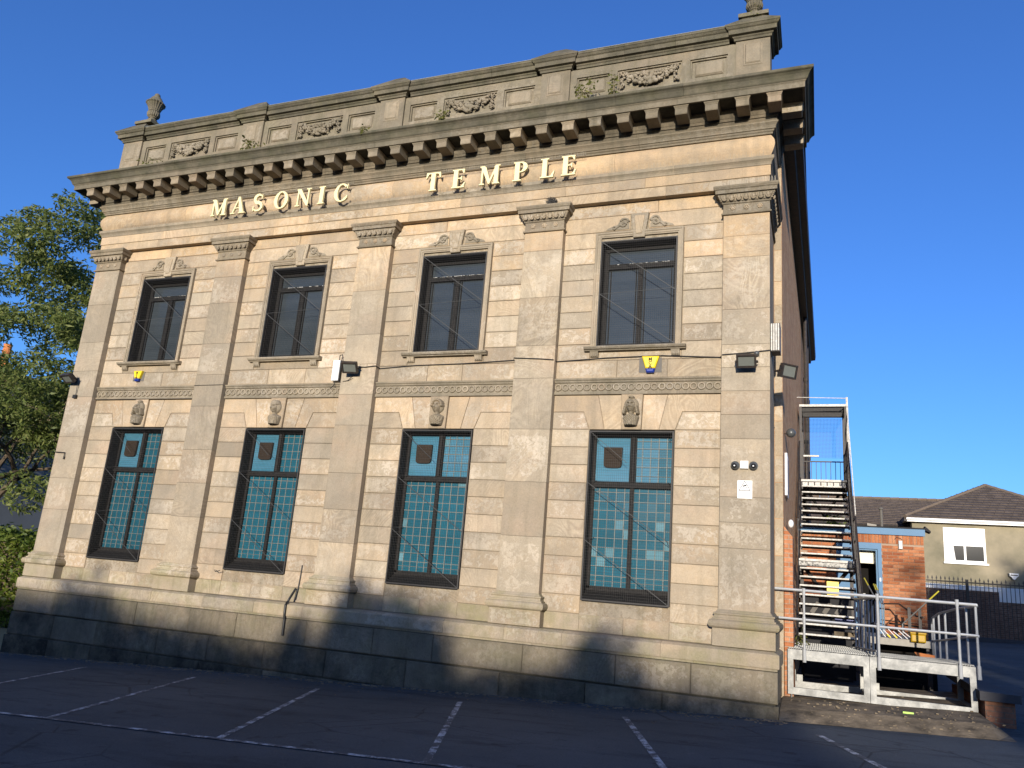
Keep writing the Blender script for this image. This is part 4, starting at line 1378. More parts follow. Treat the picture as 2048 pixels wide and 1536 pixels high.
# ------------------------------------------------------------------ things fixed to the wall
def floodlight(lab, x, y, z, aim_x, w, h, tilt):
    """bracket on the wall, box head tilted down"""
    t = thing('floodlight', lab, 'floodlight', (x, y, z), 'floodlights on the hall')
    ax = Vector((aim_x, -1, 0)).normalized()
    side = Vector((-ax.y, ax.x, 0))
    f = (ax * math.cos(tilt) + Vector((0, 0, -math.sin(tilt)))).normalized()
    upv = side.cross(f) * -1
    if upv.z < 0: upv = -upv
    c = Vector((x, y, z)) + ax * .20
    def blk(m, c, a, b, d0, d1): m.loft([[c + side * (sx * a) + upv * (sz * b) + f * d for sx, sz in ((-1, -1), (1, -1), (1, 1), (-1, 1))] for d in (d0, d1)])
    m = MB(); blk(m, c, w, h, -.035, .02); blk(m, c, w * .8, h * .75, -.065, -.036)
    for k in range(6): 
        cc = c + side * (w * (-.75 + .3 * k))
        blk(m, cc, .006, h * .7, -.085, -.066)
    hd = m.build('lamp_head', M['black_iron'], t, recalc=True)
    r = MB()
    for sx, sz, a, b in ((-1, 0, .012, h), (1, 0, .012, h)): blk(r, c + side * (sx * (w - .012)), .012, h, .0205, .045)
    for sz in (-1, 1): blk(r, c + upv * (sz * (h - .012)), w - .025, .012, .0205, .045)
    r.build('bezel', M['black_iron'], hd, recalc=True)
    g = MB(); blk(g, c, w - .03, h - .03, .021, .028); g.build('lens', M['lamp_glass'], hd, recalc=True)
    b = MB()
    b.bar(Vector((x, y, z)), c + f * -.04, .03, .012)
    for s in (-1, 1): b.bar(c + side * (s * (w + .012)) , c + side * (s * (w + .012)) - ax * .12, .025, .01)
    b.bar(c + side * (w + .018) - ax * .12, c - side * (w + .018) - ax * .12, .025, .01)
    b.box(x - .04, x + .04, y - .008, y + .012, z - .05, z + .05)
    b.build('bracket', M['black_iron'], t)
    return t


floodlight('black floodlight on the leftmost pilaster beside the tree', -.22, -.004, 3.90, -.15, .17, .115, R(52))
floodlight('black floodlight beside the white box on the third pilaster', 7.28, -.004, 3.98, .22, .155, .115, R(40))
floodlight('black floodlight on the corner pilaster above the cameras', 14.83, -.004, 3.91, .0, .155, .11, R(34))
floodlight('dark floodlight turned sideways on the return near the brick flank', 15.32, .30, 3.82, .95, .15, .115, R(15))

jb = thing('junction_box', 'upright white plastic junction box beside the third pilaster', 'box', (6.87, YW, 3.75))
MB().box(6.77, 6.93, YW - .11, YW + .02, 3.78, 4.20).build('casing', M['white_plastic'], jb)
MB().box(6.778, 6.922, YW - .118, YW - .11, 3.80, 4.18).build('cover', M['white_plastic'], jb)
MB().box(6.935, 6.955, YW - .10, YW, 3.78, 4.20).build('edge', M['cable'], jb)
cb = MB()
cb.tube([(6.88, .06, 4.2), (6.90, .03, 4.30), (6.98, .0, 4.31), (7.02, -.01, 4.15), (7.08, -.02, 4.05), (7.25, -.03, 4.04)], .010, 6)
cb.tube([(6.85, .05, 3.78), (6.84, .04, 3.68), (6.76, .05, 3.62)], .009, 6)
cb.tube([(6.9, .05, 3.79), (7.0, .02, 3.74), (7.2, -.02, 3.76), (7.3, -.06, 3.82)], .008, 6)
cb.build('lead', M['cable'], jb)


def alarm(lab, x, z, size, tilt):
    t = thing('alarm_box', lab, 'alarm box', (x, YW, z), 'alarm boxes on the facade')
    w, h = .150 * size, .30 * size
    y0 = YW - .085
    up_ = [(x - w, z + h * .5), (x - w * .55, z - h * .22), (x + w * .55, z - h * .22), (x + w, z + h * .5)]
    MB().stone(up_, y0, YW - .004, .02).build('upper_case', M['yellow'], t)
    lo = [(x - w * .55, z - h * .222), (x - w * .42, z - h * .48), (x + w * .42, z - h * .48), (x + w * .55, z - h * .222)]
    MB().stone(lo, y0 + .001, YW - .004, .02).build('strobe', M['blue_plastic'], t)
    MB().box(x - w * 1.38, x + w * 1.25, YW - .006, YW + .004, z - h * .42, z + h * .46).build('backplate', M['slate_plate'], t)
    cu = bpy.data.curves.new('letters', 'FONT')
    cu.body = 'M\nC\nA'; cu.align_x = 'CENTER'; cu.size = .085 * size; cu.space_line = .78; cu.extrude = .001; cu.offset = .0025
    tmp = bpy.data.objects.new('tmp', cu)
    me = bpy.data.meshes.new_from_object(tmp)
    me.name = 'lettering'
    me.materials.clear(); me.materials.append(M['print'])
    bpy.data.objects.remove(tmp)
    inst('lettering', me, (x + .002, y0 - .002, z + h * .5 - .088 * size), t, (math.pi / 2, 0, 0))
    ln = MB()
    for k in range(3): ln.box(x - .055 + .04 * k, x - .025 + .04 * k, y0 - .002, y0 - .001, z - h * .12, z - h * .105)
    ln.build('small_print', M['grey_print'], t)


alarm('yellow and blue alarm box under the first upper window, beside the tree', 1.55, 3.985, .82, 0)
alarm('yellow and blue alarm box under the upper window nearest the corner pilaster', 13.21, 3.965, 1.0, 0)

# cctv
for x, lab, dx in ((14.655, 'small black dome camera left of the white box on the corner pilaster', -.3), (14.935, 'small black dome camera right of the white box on the corner pilaster', .1)):
    t = thing('dome_camera', lab, 'camera', (x, 0, 2.22), 'dome cameras on the corner pilaster')
    m = MB(); m.ball((x, -.052, 2.22), .068, .062, .068, 14, 9); m.build('housing', M['camera_grey'], t, smooth=True)
    m = MB(); m.ball((x + .018 * dx, -.088, 2.212), .042, .036, .042, 12, 8); m.build('lens_ball', M['print'], t, smooth=True)
    m = MB(); m.ball((x + .02 * dx, -.121, 2.203), .014, .006, .011, 8, 5); m.build('lens_glint', M['white_plastic'], t)
    MB().lathe((x, 0, 2.22), [(.001, 0)], 3) if False else None
    m = MB(); m.loft([[(x + .072 * math.cos(2 * math.pi * k / 16), y, 2.22 + .072 * math.sin(2 * math.pi * k / 16)) for k in range(16)] for y in (.003, -.018)]); m.build('base', M['camera_grey'], t, recalc=True)
t = thing('camera_box', 'square white connection box between the two dome cameras', 'box', (14.795, 0, 2.18))
MB().box(14.735, 14.857, -.055, .003, 2.172, 2.292).build('casing', M['white_plastic'], t)
MB().box(14.742, 14.850, -.062, -.055, 2.179, 2.285).build('lid', M['white_plastic'], t)
t = thing('camera_sign', 'white warning sign with a camera in a triangle on the corner pilaster', 'sign', (14.80, 0, 1.70))
MB().box(14.69, 14.915, -.012, .004, 1.70, 1.985).build('plate', M['white_plastic'], t)
m = MB()
tri = [(14.715, 1.826), (14.888, 1.826), (14.8015, 1.975)]
for k in range(3):
    a, b = tri[k], tri[(k + 1) % 3]
    m.bar((a[0], -.0135, a[1]), (b[0], -.0135, b[1]), .002, .0085)
m.bar((14.775, -.014, 1.893), (14.825, -.014, 1.91), .002, .020)
m.bar((14.815, -.0140, 1.90), (14.822, -.014, 1.878), .0022, .007)
m.bar((14.822, -.0142, 1.88), (14.840, -.0142, 1.877), .002, .01)
m.build('pictogram', M['print'], t)
cu = bpy.data.curves.new('letters', 'FONT'); cu.body = 'CCTV'; cu.align_x = 'CENTER'; cu.size = .034; cu.extrude = .0006
tmp = bpy.data.objects.new('tmp', cu); me = bpy.data.meshes.new_from_object(tmp); me.materials.clear(); me.materials.append(M['grey_print']); me.name = 'lettering'
bpy.data.objects.remove(tmp)
inst('lettering', me, (14.8015, -.0132, 1.838), t, (math.pi / 2, 0, 0))
m = MB()
for k in range(2):
    for q in range(9): m.box(14.715 + q * .021, 14.715 + q * .021 + random.uniform(.010, .018), -.0132, -.0125, 1.735 - k * .014, 1.741 - k * .014)
for x, z in ((14.70, 1.975), (14.905, 1.975), (14.70, 1.71), (14.905, 1.71)): m.ball((x, -.012, z), .004, .002, .004, 6, 4)
m.build('small_print', M['grey_print'], t)

# cable strung along the wall
m = MB()
P = [(7.25, -.03, 4.04), (7.55, -.012, 4.03), (7.79, -.012, 4.05), (7.82, .12, 4.03), (8.6, .118, 4.075), (9.6, .118, 4.085), (10.65, .118, 4.125), (10.70, -.012, 4.13), (11.2, -.012, 4.10), (11.46, -.012, 4.075), (11.5, .118, 4.075), (12.4, .118, 4.12), (13.4, .118, 4.135), (14.38, .118, 4.075), (14.43, -.012, 4.08), (14.8, -.012, 4.10), (15.19, -.015, 4.135), (15.2, .25, 4.10)]
m.tube(P, .011, 6)
tag(m.build('wall_cable', M['cable'], None), 'thin black cable running across the facade to the corner pilaster', 'cable')
m = MB(); m.tube([(.42, .03, 3.455), (.42, .09, 3.455), (3.3, .085, 3.452)], .006, 5); m.tube([(3.32, -.01, 3.72), (4.1, -.01, 3.725)], .006, 5)
tag(m.build('thin_cable', M['cable'], None), 'thin cable along the ring band in the leftmost bay', 'cable')
t = thing('sensor', 'small round sensor at the end of the cable on the corner pilaster', 'sensor', (14.98, 0, 4.07))
m = MB(); m.ball((14.98, -.05, 4.075), .045, .045, .045, 12, 8); m.build('ball_head', M['camera_grey'], t, smooth=True)
MB().box(14.945, 15.02, -.02, .003, 4.04, 4.11).build('base', M['camera_grey'], t)
m = MB(); m.tube([(6.61, .06, -.30), (6.60, -.09, -.50), (6.595, -.10, -.535), (6.59, -.14, -.565), (6.585, -.155, -.60), (6.59, -.155, -.75), (6.59, -.135, -.86), (6.595, -.13, -1.15)], .022, 8)
m.tube([(6.645, .11, .14), (6.64, .11, -.05), (6.63, .10, -.30), (6.61, .06, -.5)], .010, 6)
tag(m.build('waste_pipe', M['cable'], None), 'short black pipe bent over the plinth beside the third pilaster', 'pipe')
m = MB(); m.tube([(-.34, -.0, 2.20), (-.34, -.03, 2.20), (-.05, -.03, 2.19), (-.05, -.03, 2.06)], .012, 5); m.box(-.065, -.035, -.035, -.0, 2.04, 2.1)
tag(m.build('iron_hook', M['black_iron'], None), 'rusty iron hook on the leftmost pilaster', 'hook')
m = MB(); m.tube([(-.10, -.05, 3.80), (-.11, -.03, 3.60), (-.12, -.03, 3.52)], .008, 5); m.box(-.17, -.07, -.055, .0, 3.46, 3.54)
tag(m.build('cable_box', M['cable'], None), 'small black cable box below the floodlight on the leftmost pilaster', 'box')
m = MB(); m.tube([(4.62, .08, -.085), (4.72, -.02, -.12), (4.80, .02, -.09)], .008, 5)
tag(m.build('stay_hook', M['wire'], None), 'little bent wire hook under the second lower window from the left', 'hook')

# louvred box on the return, signs and lights on the brick flank
t = thing('louvre_box', 'weathered white slatted box on the return below the cornice', 'louvre', (15.27, .5, 4.17))
MB().box(15.19, 15.335, .22, .50, 4.19, 4.68).build('casing', M['black_iron'], t)
m = MB()
for k in range(4):
    m.bar((15.20 + .036 * k, .208, 4.20), (15.20 + .036 * k, .208, 4.67), .022, .016)
m.build('slats', M['white_worn'], t)
for (y, z, lab) in ((1.9, 1.72, 'upright white notice board on the brick flank by the stairs'),):
    t = thing('notice_board', lab, 'sign', (15.36, y, z))
    MB().box(15.335, 15.375, y - .02, y + .60, 2.02, 2.78).build('board', M['white_plastic'], t)
    MB().box(15.376, 15.380, y + .03, y + .55, 2.1, 2.7).build('print', M['grey_print'], t)
t = thing('dome_light', 'small round bulkhead light on the brick flank above the notice board', 'light', (15.36, 2.0, 3.17))
m = MB(); m.ball((15.44, 2.0, 3.17), .085, .085, .085, 12, 8); m.build('globe', M['camera_grey'], t, smooth=True)
m = MB(); m.tube([(15.18, 1.28, 3.12), (15.33, 1.9, 3.14), (15.42, 2.0, 3.12)], .009, 5); m.build('lead', M['cable'], t)
t = thing('bulkhead_light', 'small white light low on the brick flank above the pier', 'light', (15.37, 2.2, 1.55))
m = MB(); m.ball((15.42, 2.2, 1.55), .05, .05, .075, 10, 7); m.build('globe', M['white_plastic'], t, smooth=True)

# ------------------------------------------------------------------ weeds rooted in the cornice
def leaf_cards(m, pts, size, elong=2.4, droop=.3, rnd=random):
    for p in pts:
        a, b = rnd.uniform(0, 6.283), rnd.uniform(-.9, .6)
        d = Vector((math.cos(a) * math.cos(b), math.sin(a) * math.cos(b), math.sin(b) - droop)).normalized()
        s = d.cross(Vector((rnd.uniform(-1, 1), rnd.uniform(-1, 1), rnd.uniform(-1, 1)))).normalized()
        L = size * rnd.uniform(.6, 1.3); w = L / elong
        p = Vector(p)
        m.add([p, p + d * L * .5 + s * w * .5, p + d * L, p + d * L * .5 - s * w * .5], [(0, 1, 2, 3)])


def weed(lab, x, y, z, w, h, n, size):
    t = thing('weed', lab, 'plant', (x, y, z), 'weeds growing out of the cornice')
    st, lf = MB(), MB()
    for k in range(max(3, n // 9)):
        e = Vector((x + random.uniform(-w, w), y + random.uniform(-.12, .05), z + h * random.uniform(.5, 1)))
        s0 = Vector((x + random.uniform(-w, w) * .5, y, z))
        mid = (s0 + e) / 2 + Vector((random.uniform(-.05, .05), -.02, .04))
        st.tube([s0, mid, e], .005, 4, .002)
        leaf_cards(lf, [s0.lerp(e, random.uniform(.25, 1)) + Vector((random.gauss(0, .03), random.gauss(0, .03), random.gauss(0, .03))) for q in range(10)], size)
    st.build('stems', M['twig'], t)
    lf.build('leaves', M['weed'], t)


weed('low green weed on the cornice at the far left end', 1.05, -.35, 8.99, .55, .30, 70, .10)
weed('bushy green weed against the second parapet pier', 3.95, -.28, 9.0, .24, .50, 110, .11)
weed('small weed hanging from the cornice before the middle pier', 7.22, -.70, 8.88, .10, .16, 30, .08)
weed('tuft of weed on the cornice edge above the gap between the words', 9.05, -.70, 8.88, .12, .20, 45, .09)
weed('tall straggly yellow weed right of the fourth parapet pier', 11.78, -.30, 9.0, .28, .75, 80, .10)
weed('thin weed with brown leaves beside the right festoon', 12.42, -.25, 9.0, .10, .85, 45, .10)
weed('wisp of weed on the far right pier coping', 15.05, .1, 10.5, .15, .40, 14, .06)
# ------------------------------------------------------------------ concrete apron, car park markings
ap = MB()
nx, ny = 14, 8
vs, fs = [], []
for j in range(ny + 1):
    for i in range(nx + 1):
        x = 15.31 + (18.25 - 15.31) * i / nx
        y = -.22 + (3.6 + .22) * j / ny
        lift = .005 + .155 * min(1, max(0, (y + .20) / .55))
        if i == nx: lift = .004
        vs.append((x, y, gz(x, y) + lift + random.uniform(-.004, .004)))
for j in range(ny):
    for i in range(nx): fs.append((j * (nx + 1) + i, j * (nx + 1) + i + 1, (j + 1) * (nx + 1) + i + 1, (j + 1) * (nx + 1) + i))
o = ap.add(vs, fs).build('concrete_apron', M['concrete'], None, org=(0, 0, 0)); o['kind'] = 'structure'


def line(a, b, w=.08):
    n = max(2, int(math.hypot(b[0] - a[0], b[1] - a[1]) / .6))
    d = Vector((b[0] - a[0], b[1] - a[1])).normalized(); s = Vector((-d.y, d.x)) * w / 2
    vs = []
    for k in range(n + 1):
        x = a[0] + (b[0] - a[0]) * k / n; y = a[1] + (b[1] - a[1]) * k / n
        for q in (1, -1):
            X, Y = x + s.x * q, y + s.y * q
            vs.append((X, Y, gz(X, Y) + .005))
    fs = [(2 * k, 2 * k + 1, 2 * k + 3, 2 * k + 2) for k in range(n)]
    o = MB().add(vs, fs).build('parking_line', M['line'], None, org=(0, 0, 0)); o['kind'] = 'structure'
    return o


for k in range(-2, 8):
    x0 = 3.04 + 2.56 * k
    if k == 7: x0 += .2
    line((x0, -1.12), (x0 + 1.47, -5.22))
fl_ = line((-3.0, -5.50), (24, -4.95)); 
for v in fl_.data.vertices: v.co.z += .004
# litter and moss along the foot of the wall
db = MB()
for k in range(900):
    x = random.uniform(-.6, 15.4); y = -.17 - abs(random.gauss(0, .16)) - .02
    s = random.uniform(.006, .022)
    db.ball((x, y, gz(x, y) + s * .2), s * random.uniform(1, 2.5), s * random.uniform(.8, 1.6), s * .5, 5, 3)
for k in range(160):
    x = random.uniform(2.5, 15.2); y = random.uniform(-1.6, -.4)
    s = random.uniform(.004, .012)
    db.ball((x, y, gz(x, y) + s * .2), s * 1.5, s, s * .5, 5, 3)
for k in range(150):
    x = random.uniform(15.35, 18.2); y = abs(random.gauss(0, .5)) * random.choice((1, 1, 2.2)) - .15
    s_ = random.uniform(.004, .018)
    db.ball((x, y, gz(x, y) + .155 * min(1, max(0, (y + .2) / .55)) + .01), s_ * 1.5, s_, s_ * .7, 5, 3)
tag(db.build('litter', M['concrete'], None, org=(0, 0, 0)), 'dry moss and grit along the foot of the wall', 'litter', kind='stuff')
t = MB(); t.box(16.98, 17.12, .52, .55, gz(17, .5) + .15, gz(17, .5) + .175)
tag(t.build('wrapper', mat_flat('green_wrapper', (.35, .62, .05), .4, .5, var=.1), None), 'small bright green wrapper under the metal platform', 'litter')

# ------------------------------------------------------------------ galvanised platform and ramp
PY = 1.20
pl = thing('metal_platform', 'galvanised steel landing on box frames at the foot of the fire escape', 'platform', (16.7, 1.9, -1.30))
ZT, ZB = -.55, -.705
def hbeam(m, x0, x1, y0, y1, z0, z1): m.box(x0, x1, y0, y1, z0, z1)
for (xa, xb) in ((15.385, 16.588), (16.595, 18.045)):
    m = MB()
    for y in (PY, 2.45):
        m.box(xa, xb, y, y + .07, ZB, ZT)
        m.box(xa, xb, y, y + .07, -1.235, -1.13)
        m.box(xa, xa + .085, y + .002, y + .068, -1.13, ZB); m.box(xb - .085, xb, y + .002, y + .068, -1.13, ZB)
    for x in (xa, xb - .07):
        m.box(x, x + .07, PY + .07, 2.45, ZB, ZT - .002); m.box(x, x + .07, PY + .07, 2.45, -1.235, -1.135)
    m.box(xa + .10, xa + .20, 2.44, 2.46, -1.13, -1.02)
    m.build('box_frame', M['galv'], pl)
    d = MB()
    yd = 3.75 if xa < 16 else 2.5
    x = xa + .02
    while x < xb - .01:
        d.box(x, x + .006, PY + .02, yd, ZT + .001, ZT + .026); x += .034
    y = PY + .05
    while y < yd:
        d.box(xa + .01, xb - .01, y, y + .005, ZT + .012, ZT + .024); y += .075
    d.build('deck_grating', M['galv'], pl)
for x, y in ((15.44, PY + .03), (16.53, PY + .03), (16.64, PY + .03), (17.97, PY + .03), (15.44, 2.48), (16.53, 2.48), (17.97, 2.48)):
    z = gz(x, y) + .155
    m = MB(); m.tube([(x, y, z), (x, y, -1.235)], .011, 6); m.box(x - .05, x + .05, y - .05, y + .05, z - .012, z)
    m.build('jack_foot', M['galv'], pl)


def rail_post(m, x, y, z0, z1, socket=True, r=.020):
    m.tube([(x, y, z0), (x, y, z1)], r, 10)
    if socket:
        m.tube([(x, y, z0 - .01), (x, y, z0 + .16)], .029, 10)
        m.tube([(x, y, z0 - .035), (x, y, z0 - .01)], .030, 8)


hr = thing('handrail', 'two bar galvanised tube railing along the front of the metal platform', 'railing', (16.7, PY, -.7))
m = MB(); m.tube([(15.19, PY - .02, .385), (18.10, PY - .02, .355)], .0235, 10); m.build('top_rail', M['galv_tube'], hr)
m = MB(); m.tube([(15.20, PY - .02, -.075), (18.10, PY - .02, -.095)], .020, 10); m.build('mid_rail', M['galv_tube'], hr)
for x in (15.64, 16.73, 17.84):
    m = MB(); rail_post(m, x, PY - .03, -.70, .37)
    for z in (-.085, .365):
        m.tube([(x, PY - .03, z - .05), (x, PY - .03, z + .05)], .027, 10); m.ball((x, PY - .025, z), .030, .030, .030, 8, 6)
    m.build('post', M['galv_tube'], hr)

hs = thing('side_railing', 'galvanised tube railing running back along the right edge of the ramp', 'railing', (17.95, 2.6, -.6))
m = MB(); m.tube([(18.10, PY - .02, .355), (18.12, PY + .06, .34), (17.98, 2.2, .29), (17.86, 3.4, .20), (17.83, 4.1, .11), (17.83, 4.25, .0), (17.84, 4.28, -.6)], .021, 8); m.build('top_rail', M['galv_tube'], hs)
m = MB(); m.tube([(18.10, PY - .02, -.095), (18.12, PY + .06, -.11), (17.98, 2.2, -.17), (17.86, 3.4, -.26), (17.84, 4.26, -.30)], .018, 8); m.build('mid_rail', M['galv_tube'], hs)
for (x, y, zt) in ((18.09, PY + .0, .33), (18.04, 1.75, .315), (17.985, 2.15, .29), (17.90, 3.0, .235), (17.86, 3.5, .19), (17.835, 4.0, .12)):
    m = MB(); rail_post(m, x, y, -.69 if y < 1.3 else -.60, zt, y < 1.3, .019); m.build('post', M['galv_tube'], hs)
hg = thing('gate_railing', 'cluster of upright galvanised bars running back beside the foot of the stairs', 'railing', (16.7, 2.0, -.55))
m = MB(); m.tube([(16.73, PY + .0, .36), (16.48, 3.1, .33)], .022, 8); m.tube([(16.71, PY + .05, -.46), (16.48, 3.1, -.5)], .018, 8); m.build('top_rail', M['galv_tube'], hg)
for k in range(7):
    y = PY + .10 + .30 * k
    x = 16.715 - .040 * k
    m = MB(); m.tube([(x, y, -.535), (x, y, .30), (x + .012, y + .02, .335)], .017, 8); m.build('bar', M['galv_tube'], hg)
m = MB(); m.bar((16.68, 1.5, .28), (16.66, 2.6, -.1), .012, .05); m.ball((16.70, 1.6, -.06), .05, .05, .04, 8, 6); m.build('latch', M['black_iron'], hg)

# low wall with a dark coping beside the ramp
lw = thing('low_wall', 'short low brick wall with a dark stone coping at the right of the ramp', 'wall', (18.3, 2.4, -1.4))
m = MB(); m.loft([[(18.10, .98, z), (18.48, .98, z), (18.40, 3.8, z), (18.05, 3.8, z)] for z in (-1.6, -.99)]); m.build('wall', mat_brick('dark_red_brick', (.20, .085, .05), (.26, .13, .08), (.16, .12, .09), 'xz'), lw, recalc=True)
m = MB(); m.loft([[(18.03, .90, z0), (18.55, .90, z1), (18.45, 3.9, z1 + .02), (17.98, 3.9, z0 + .10)] for z0, z1 in ((-.985, -.985), (-.86, -.87))]); m.build('coping', M['coping'], lw, recalc=True)

# ------------------------------------------------------------------ black iron fire escape
fe = thing('fire_escape', 'black iron fire escape with pale worn treads climbing the brick flank', 'fire escape', (16.0, 5.0, -.6))
XL, XR = 15.50, 16.56
Y0, RUN, RISE = 3.32, .235, .182
tread_mb = MB()
tm = MB(); tm.box(-.52, .52, 0, .25, -.030, 0); tread_me = tm.mesh('tread', M['tread'])
nm = MB(); nm.box(-.522, .522, -.012, .012, -.027, .003); nose_me = nm.mesh('nosing', M['white_worn'])
bm2 = MB(); bm2.box(-.53, -.50, 0.01, .24, -.085, -.031); bm2.box(.50, .53, 0.01, .24, -.085, -.031); bm2.box(-.515, .515, .20, .225, -.06, -.0315); brk_me = bm2.mesh('tread_bracket', M['black_iron'])
treads = []
z = -.53
y = Y0
for k in range(8):
    treads.append((y, z + RISE * (k + 1))); y += RUN
LZ = z + RISE * 9; LY = y                                  # half landing
y2 = LY + .78
for k in range(11): treads.append((y2 + RUN * k, LZ + RISE * (k + 1)))
TZ = LZ + RISE * 12; TY = y2 + RUN * 11
for (ty, tz) in treads:
    o = inst('tread', tread_me, ((XL + XR) / 2, ty, tz), fe)
    inst('nosing', nose_me, ((XL + XR) / 2, ty - .001, tz + .001), o)
    inst('tread_bracket', brk_me, ((XL + XR) / 2, ty, tz), o)
m = MB(); m.box(XL - .02, XR + .02, LY, LY + .80, LZ - .05, LZ); m.box(XL - .03, XR + .03, LY - .012, LY + .03, LZ - .15, LZ - .05); lo = m.build('half_landing', M['black_iron'], fe)
m = MB(); m.box(XL - .03, XR + .05, LY - .016, LY + .04, LZ - .035, LZ + .012); m.build('nosing', M['white_worn'], lo)
m = MB(); m.box(XL - .03, XR + .03, LY - .018, LY - .012, LZ - .13, LZ - .05); m.build('worn_riser', mat_flat('peeling_black_paint', (.03, .03, .03), .6, .3, var=.9, scale=25, col2=(.45, .44, .40)), lo)
m = MB(); m.box(XL - .03, XR + .05, TY, TY + 1.95, TZ - .06, TZ); m.box(XL - .03, XR + .03, TY - .01, TY + .02, TZ - .19, TZ - .06)
to = m.build('top_landing', M['black_iron'], fe)
m = MB(); m.box(XL - .03, XR + .04, TY - .02, TY + .03, TZ - .04, TZ + .012)
for k in range(7): m.box(XL + .02 + k * .15, XL + .14 + k * .15, TY - .016, TY - .011, TZ - .15, TZ - .06)
m.build('nosing', M['white_worn'], to)
for s, x in ((-1, XL - .025), (1, XR + .025)):
    m = MB()
    for (ya, za, yb_, zb) in ((Y0 - .12, -.53, LY, LZ - .05), (LY + .70, LZ - .02, TY, TZ - .06)):
        m.bar((x, ya, za - .02), (x, yb_, zb), .022, .26)
    m.bar((x, LY - .1, LZ - .1), (x, LY + .9, LZ - .1), .022, .22)
    m.bar((x, TY - .1, TZ - .09), (x, TY + 1.95, TZ - .09), .022, .20)
    m.build('stringer', M['black_iron'], fe)
    # balustrade: hand rail, mid rail, uprights
    m = MB()
    hx = x + s * .02
    segs = [((hx, Y0 - .1, -.50 + .95), (hx, LY, LZ + .93)), ((hx, LY, LZ + .93), (hx, LY + .75, LZ + .93)), ((hx, LY + .75, LZ + .93), (hx, TY, TZ + 1.0)), ((hx, TY, TZ + 1.0), (hx, TY + 1.9, TZ + 1.0))]
    if s > 0 or True:
        for a, b in (segs if s > 0 else segs[2:]):
            m.bar(a, b, .035, .045)
            dz = Vector((0, 0, .48))
            m.bar(Vector(a) - dz, Vector(b) - dz, .018, .035)
            n = max(2, int((b[1] - a[1]) / (.15 if s > 0 else .5)))
            for k in range(n + 1):
                p = Vector(a).lerp(Vector(b), k / n)
                m.bar(p, p - Vector((0, 0, 1.0)), .016, .016)
    m.build('balustrade', M['black_iron'], fe)
m = MB()
m.tube([(16.64, Y0 - .1, -.52), (16.64, Y0 - .1, .45)], .022, 6)
m.build('newel', M['white_worn'], fe)
# cage over the top landing
m = MB()
CT = 5.22
for x in (XL - .01, XR + .02):
    m.box(x - .03, x + .03, TY + 1.85, TY + 1.91, TZ, CT + .2); m.box(x - .03, x + .03, TY + .0, TY + .06, TZ, CT)
    m.bar((x, TY + .03, CT), (x, TY + 1.88, CT + .17), .05, .07)
m.bar((XL, TY + 1.88, CT + .17), (XR, TY + 1.88, CT + .17), .06, .08)
m.bar((XL, TY + .95, CT + .08), (XR, TY + .95, CT + .08), .03, .03)
m.box(XL, XR, TY + 1.86, TY + 1.90, TZ + .78, TZ + .81); m.box(XL, XR, TY + 1.86, TY + 1.90, TZ + .05, TZ + .08)
for k in range(8):
    x = XL + .1 + .125 * k
    m.box(x - .008, x + .008, TY + 1.872, TY + 1.888, TZ + .08, TZ + .78)
m.build('landing_cage', M['black_iron'], fe)
m = MB(); m.bar((XL - .04, TY, CT + .03), (XR + .03, TY, CT + .03), .05, .06); m.build('cage_front_rail', M['white_worn'], fe)
m = MB(); m.tube([(XL - .15, TY + .0, CT + .26), (XR + .05, TY, CT + .22)], .010, 6); m.build('tie_rod', M['white_worn'], fe)
m = MB(); m.tube([(XR + .055, TY - .02, CT + .24), (XR + .075, TY - .02, TZ - .2)], .028, 6); m.build('corner_post', M['white_worn'], fe)
m = MB(); m.box(XL + .02, XR * .4 + XL * .6, TY + 1.80, TY + 1.84, TZ + .92, TZ + .965); m.build('back_rail', M['white_worn'], fe)
m = MB(); m.bar((XR + .06, TY, CT - .1), (XR + .10, TY - 2.2, LZ + 1.1), .02, .05); m.build('side_rail', M['white_worn'], fe)
m = MB()
for k in range(30): m.box(XL + .035 * k, XL + .035 * k + .003, TY + .03, TY + 1.85, CT + .04, CT + .043) if False else m.bar((XL + .035 * k, TY + .03, CT + .005), (XL + .035 * k, TY + 1.85, CT + .165), .005, .005)
for k in range(45): m.bar((XL, TY + .04 * k + .04, CT + .008 + .0036 * k), (XR, TY + .04 * k + .04, CT + .008 + .0036 * k), .005, .005)
for k in range(28): m.box(XL + .037 * k, XL + .037 * k + .0045, TY + 1.86, TY + 1.863, TZ + .9, CT + .1)
for k in range(30): m.box(XL, XR, TY + 1.864, TY + 1.867, TZ + .9 + .038 * k, TZ + .9045 + .038 * k)
m.build('wire_mesh', M['wire'], fe)
for s in (-1, 1):                                          # braces below the landings
    m = MB(); m.bar((XL + .04 if s < 0 else XR - .04, TY + .3, TZ - .08), (16.05, TY + 1.0, TZ - .85), .05, .05); m.build('brace', M['black_iron'], fe)
    m = MB(); m.bar((XL + .04 if s < 0 else XR - .04, LY + .2, LZ - .08), (16.0, LY + .5, LZ - .75), .06, .06); m.build('brace', M['black_iron'], fe)
for x, y, zt in ((XL + .03, LY + .7, LZ), (XR - .03, LY + .7, LZ), (XL + .03, TY + 1.7, TZ), (XR - .03, TY + 1.7, TZ)):
    m = MB(); m.box(x - .035, x + .035, y - .035, y + .035, -1.3, zt - .06); m.build('support_post', M['black_iron'], fe)
MB().box(15.56, 16.50, 5.60, 5.64, -1.3, .34).build('under_stair_shade', M['felt'], fe)  # dark sheet put in for the shade behind the lower treads
for k in range(3): MB().bar((15.72 + .24 * k, 5.58, .02), (15.86 + .24 * k, 5.58, .24), .02, .09).build('panel_strip', M['slate_plate'], fe)
t = MB(); t.box(16.02, 16.24, 4.55, 4.58, .40, .66)
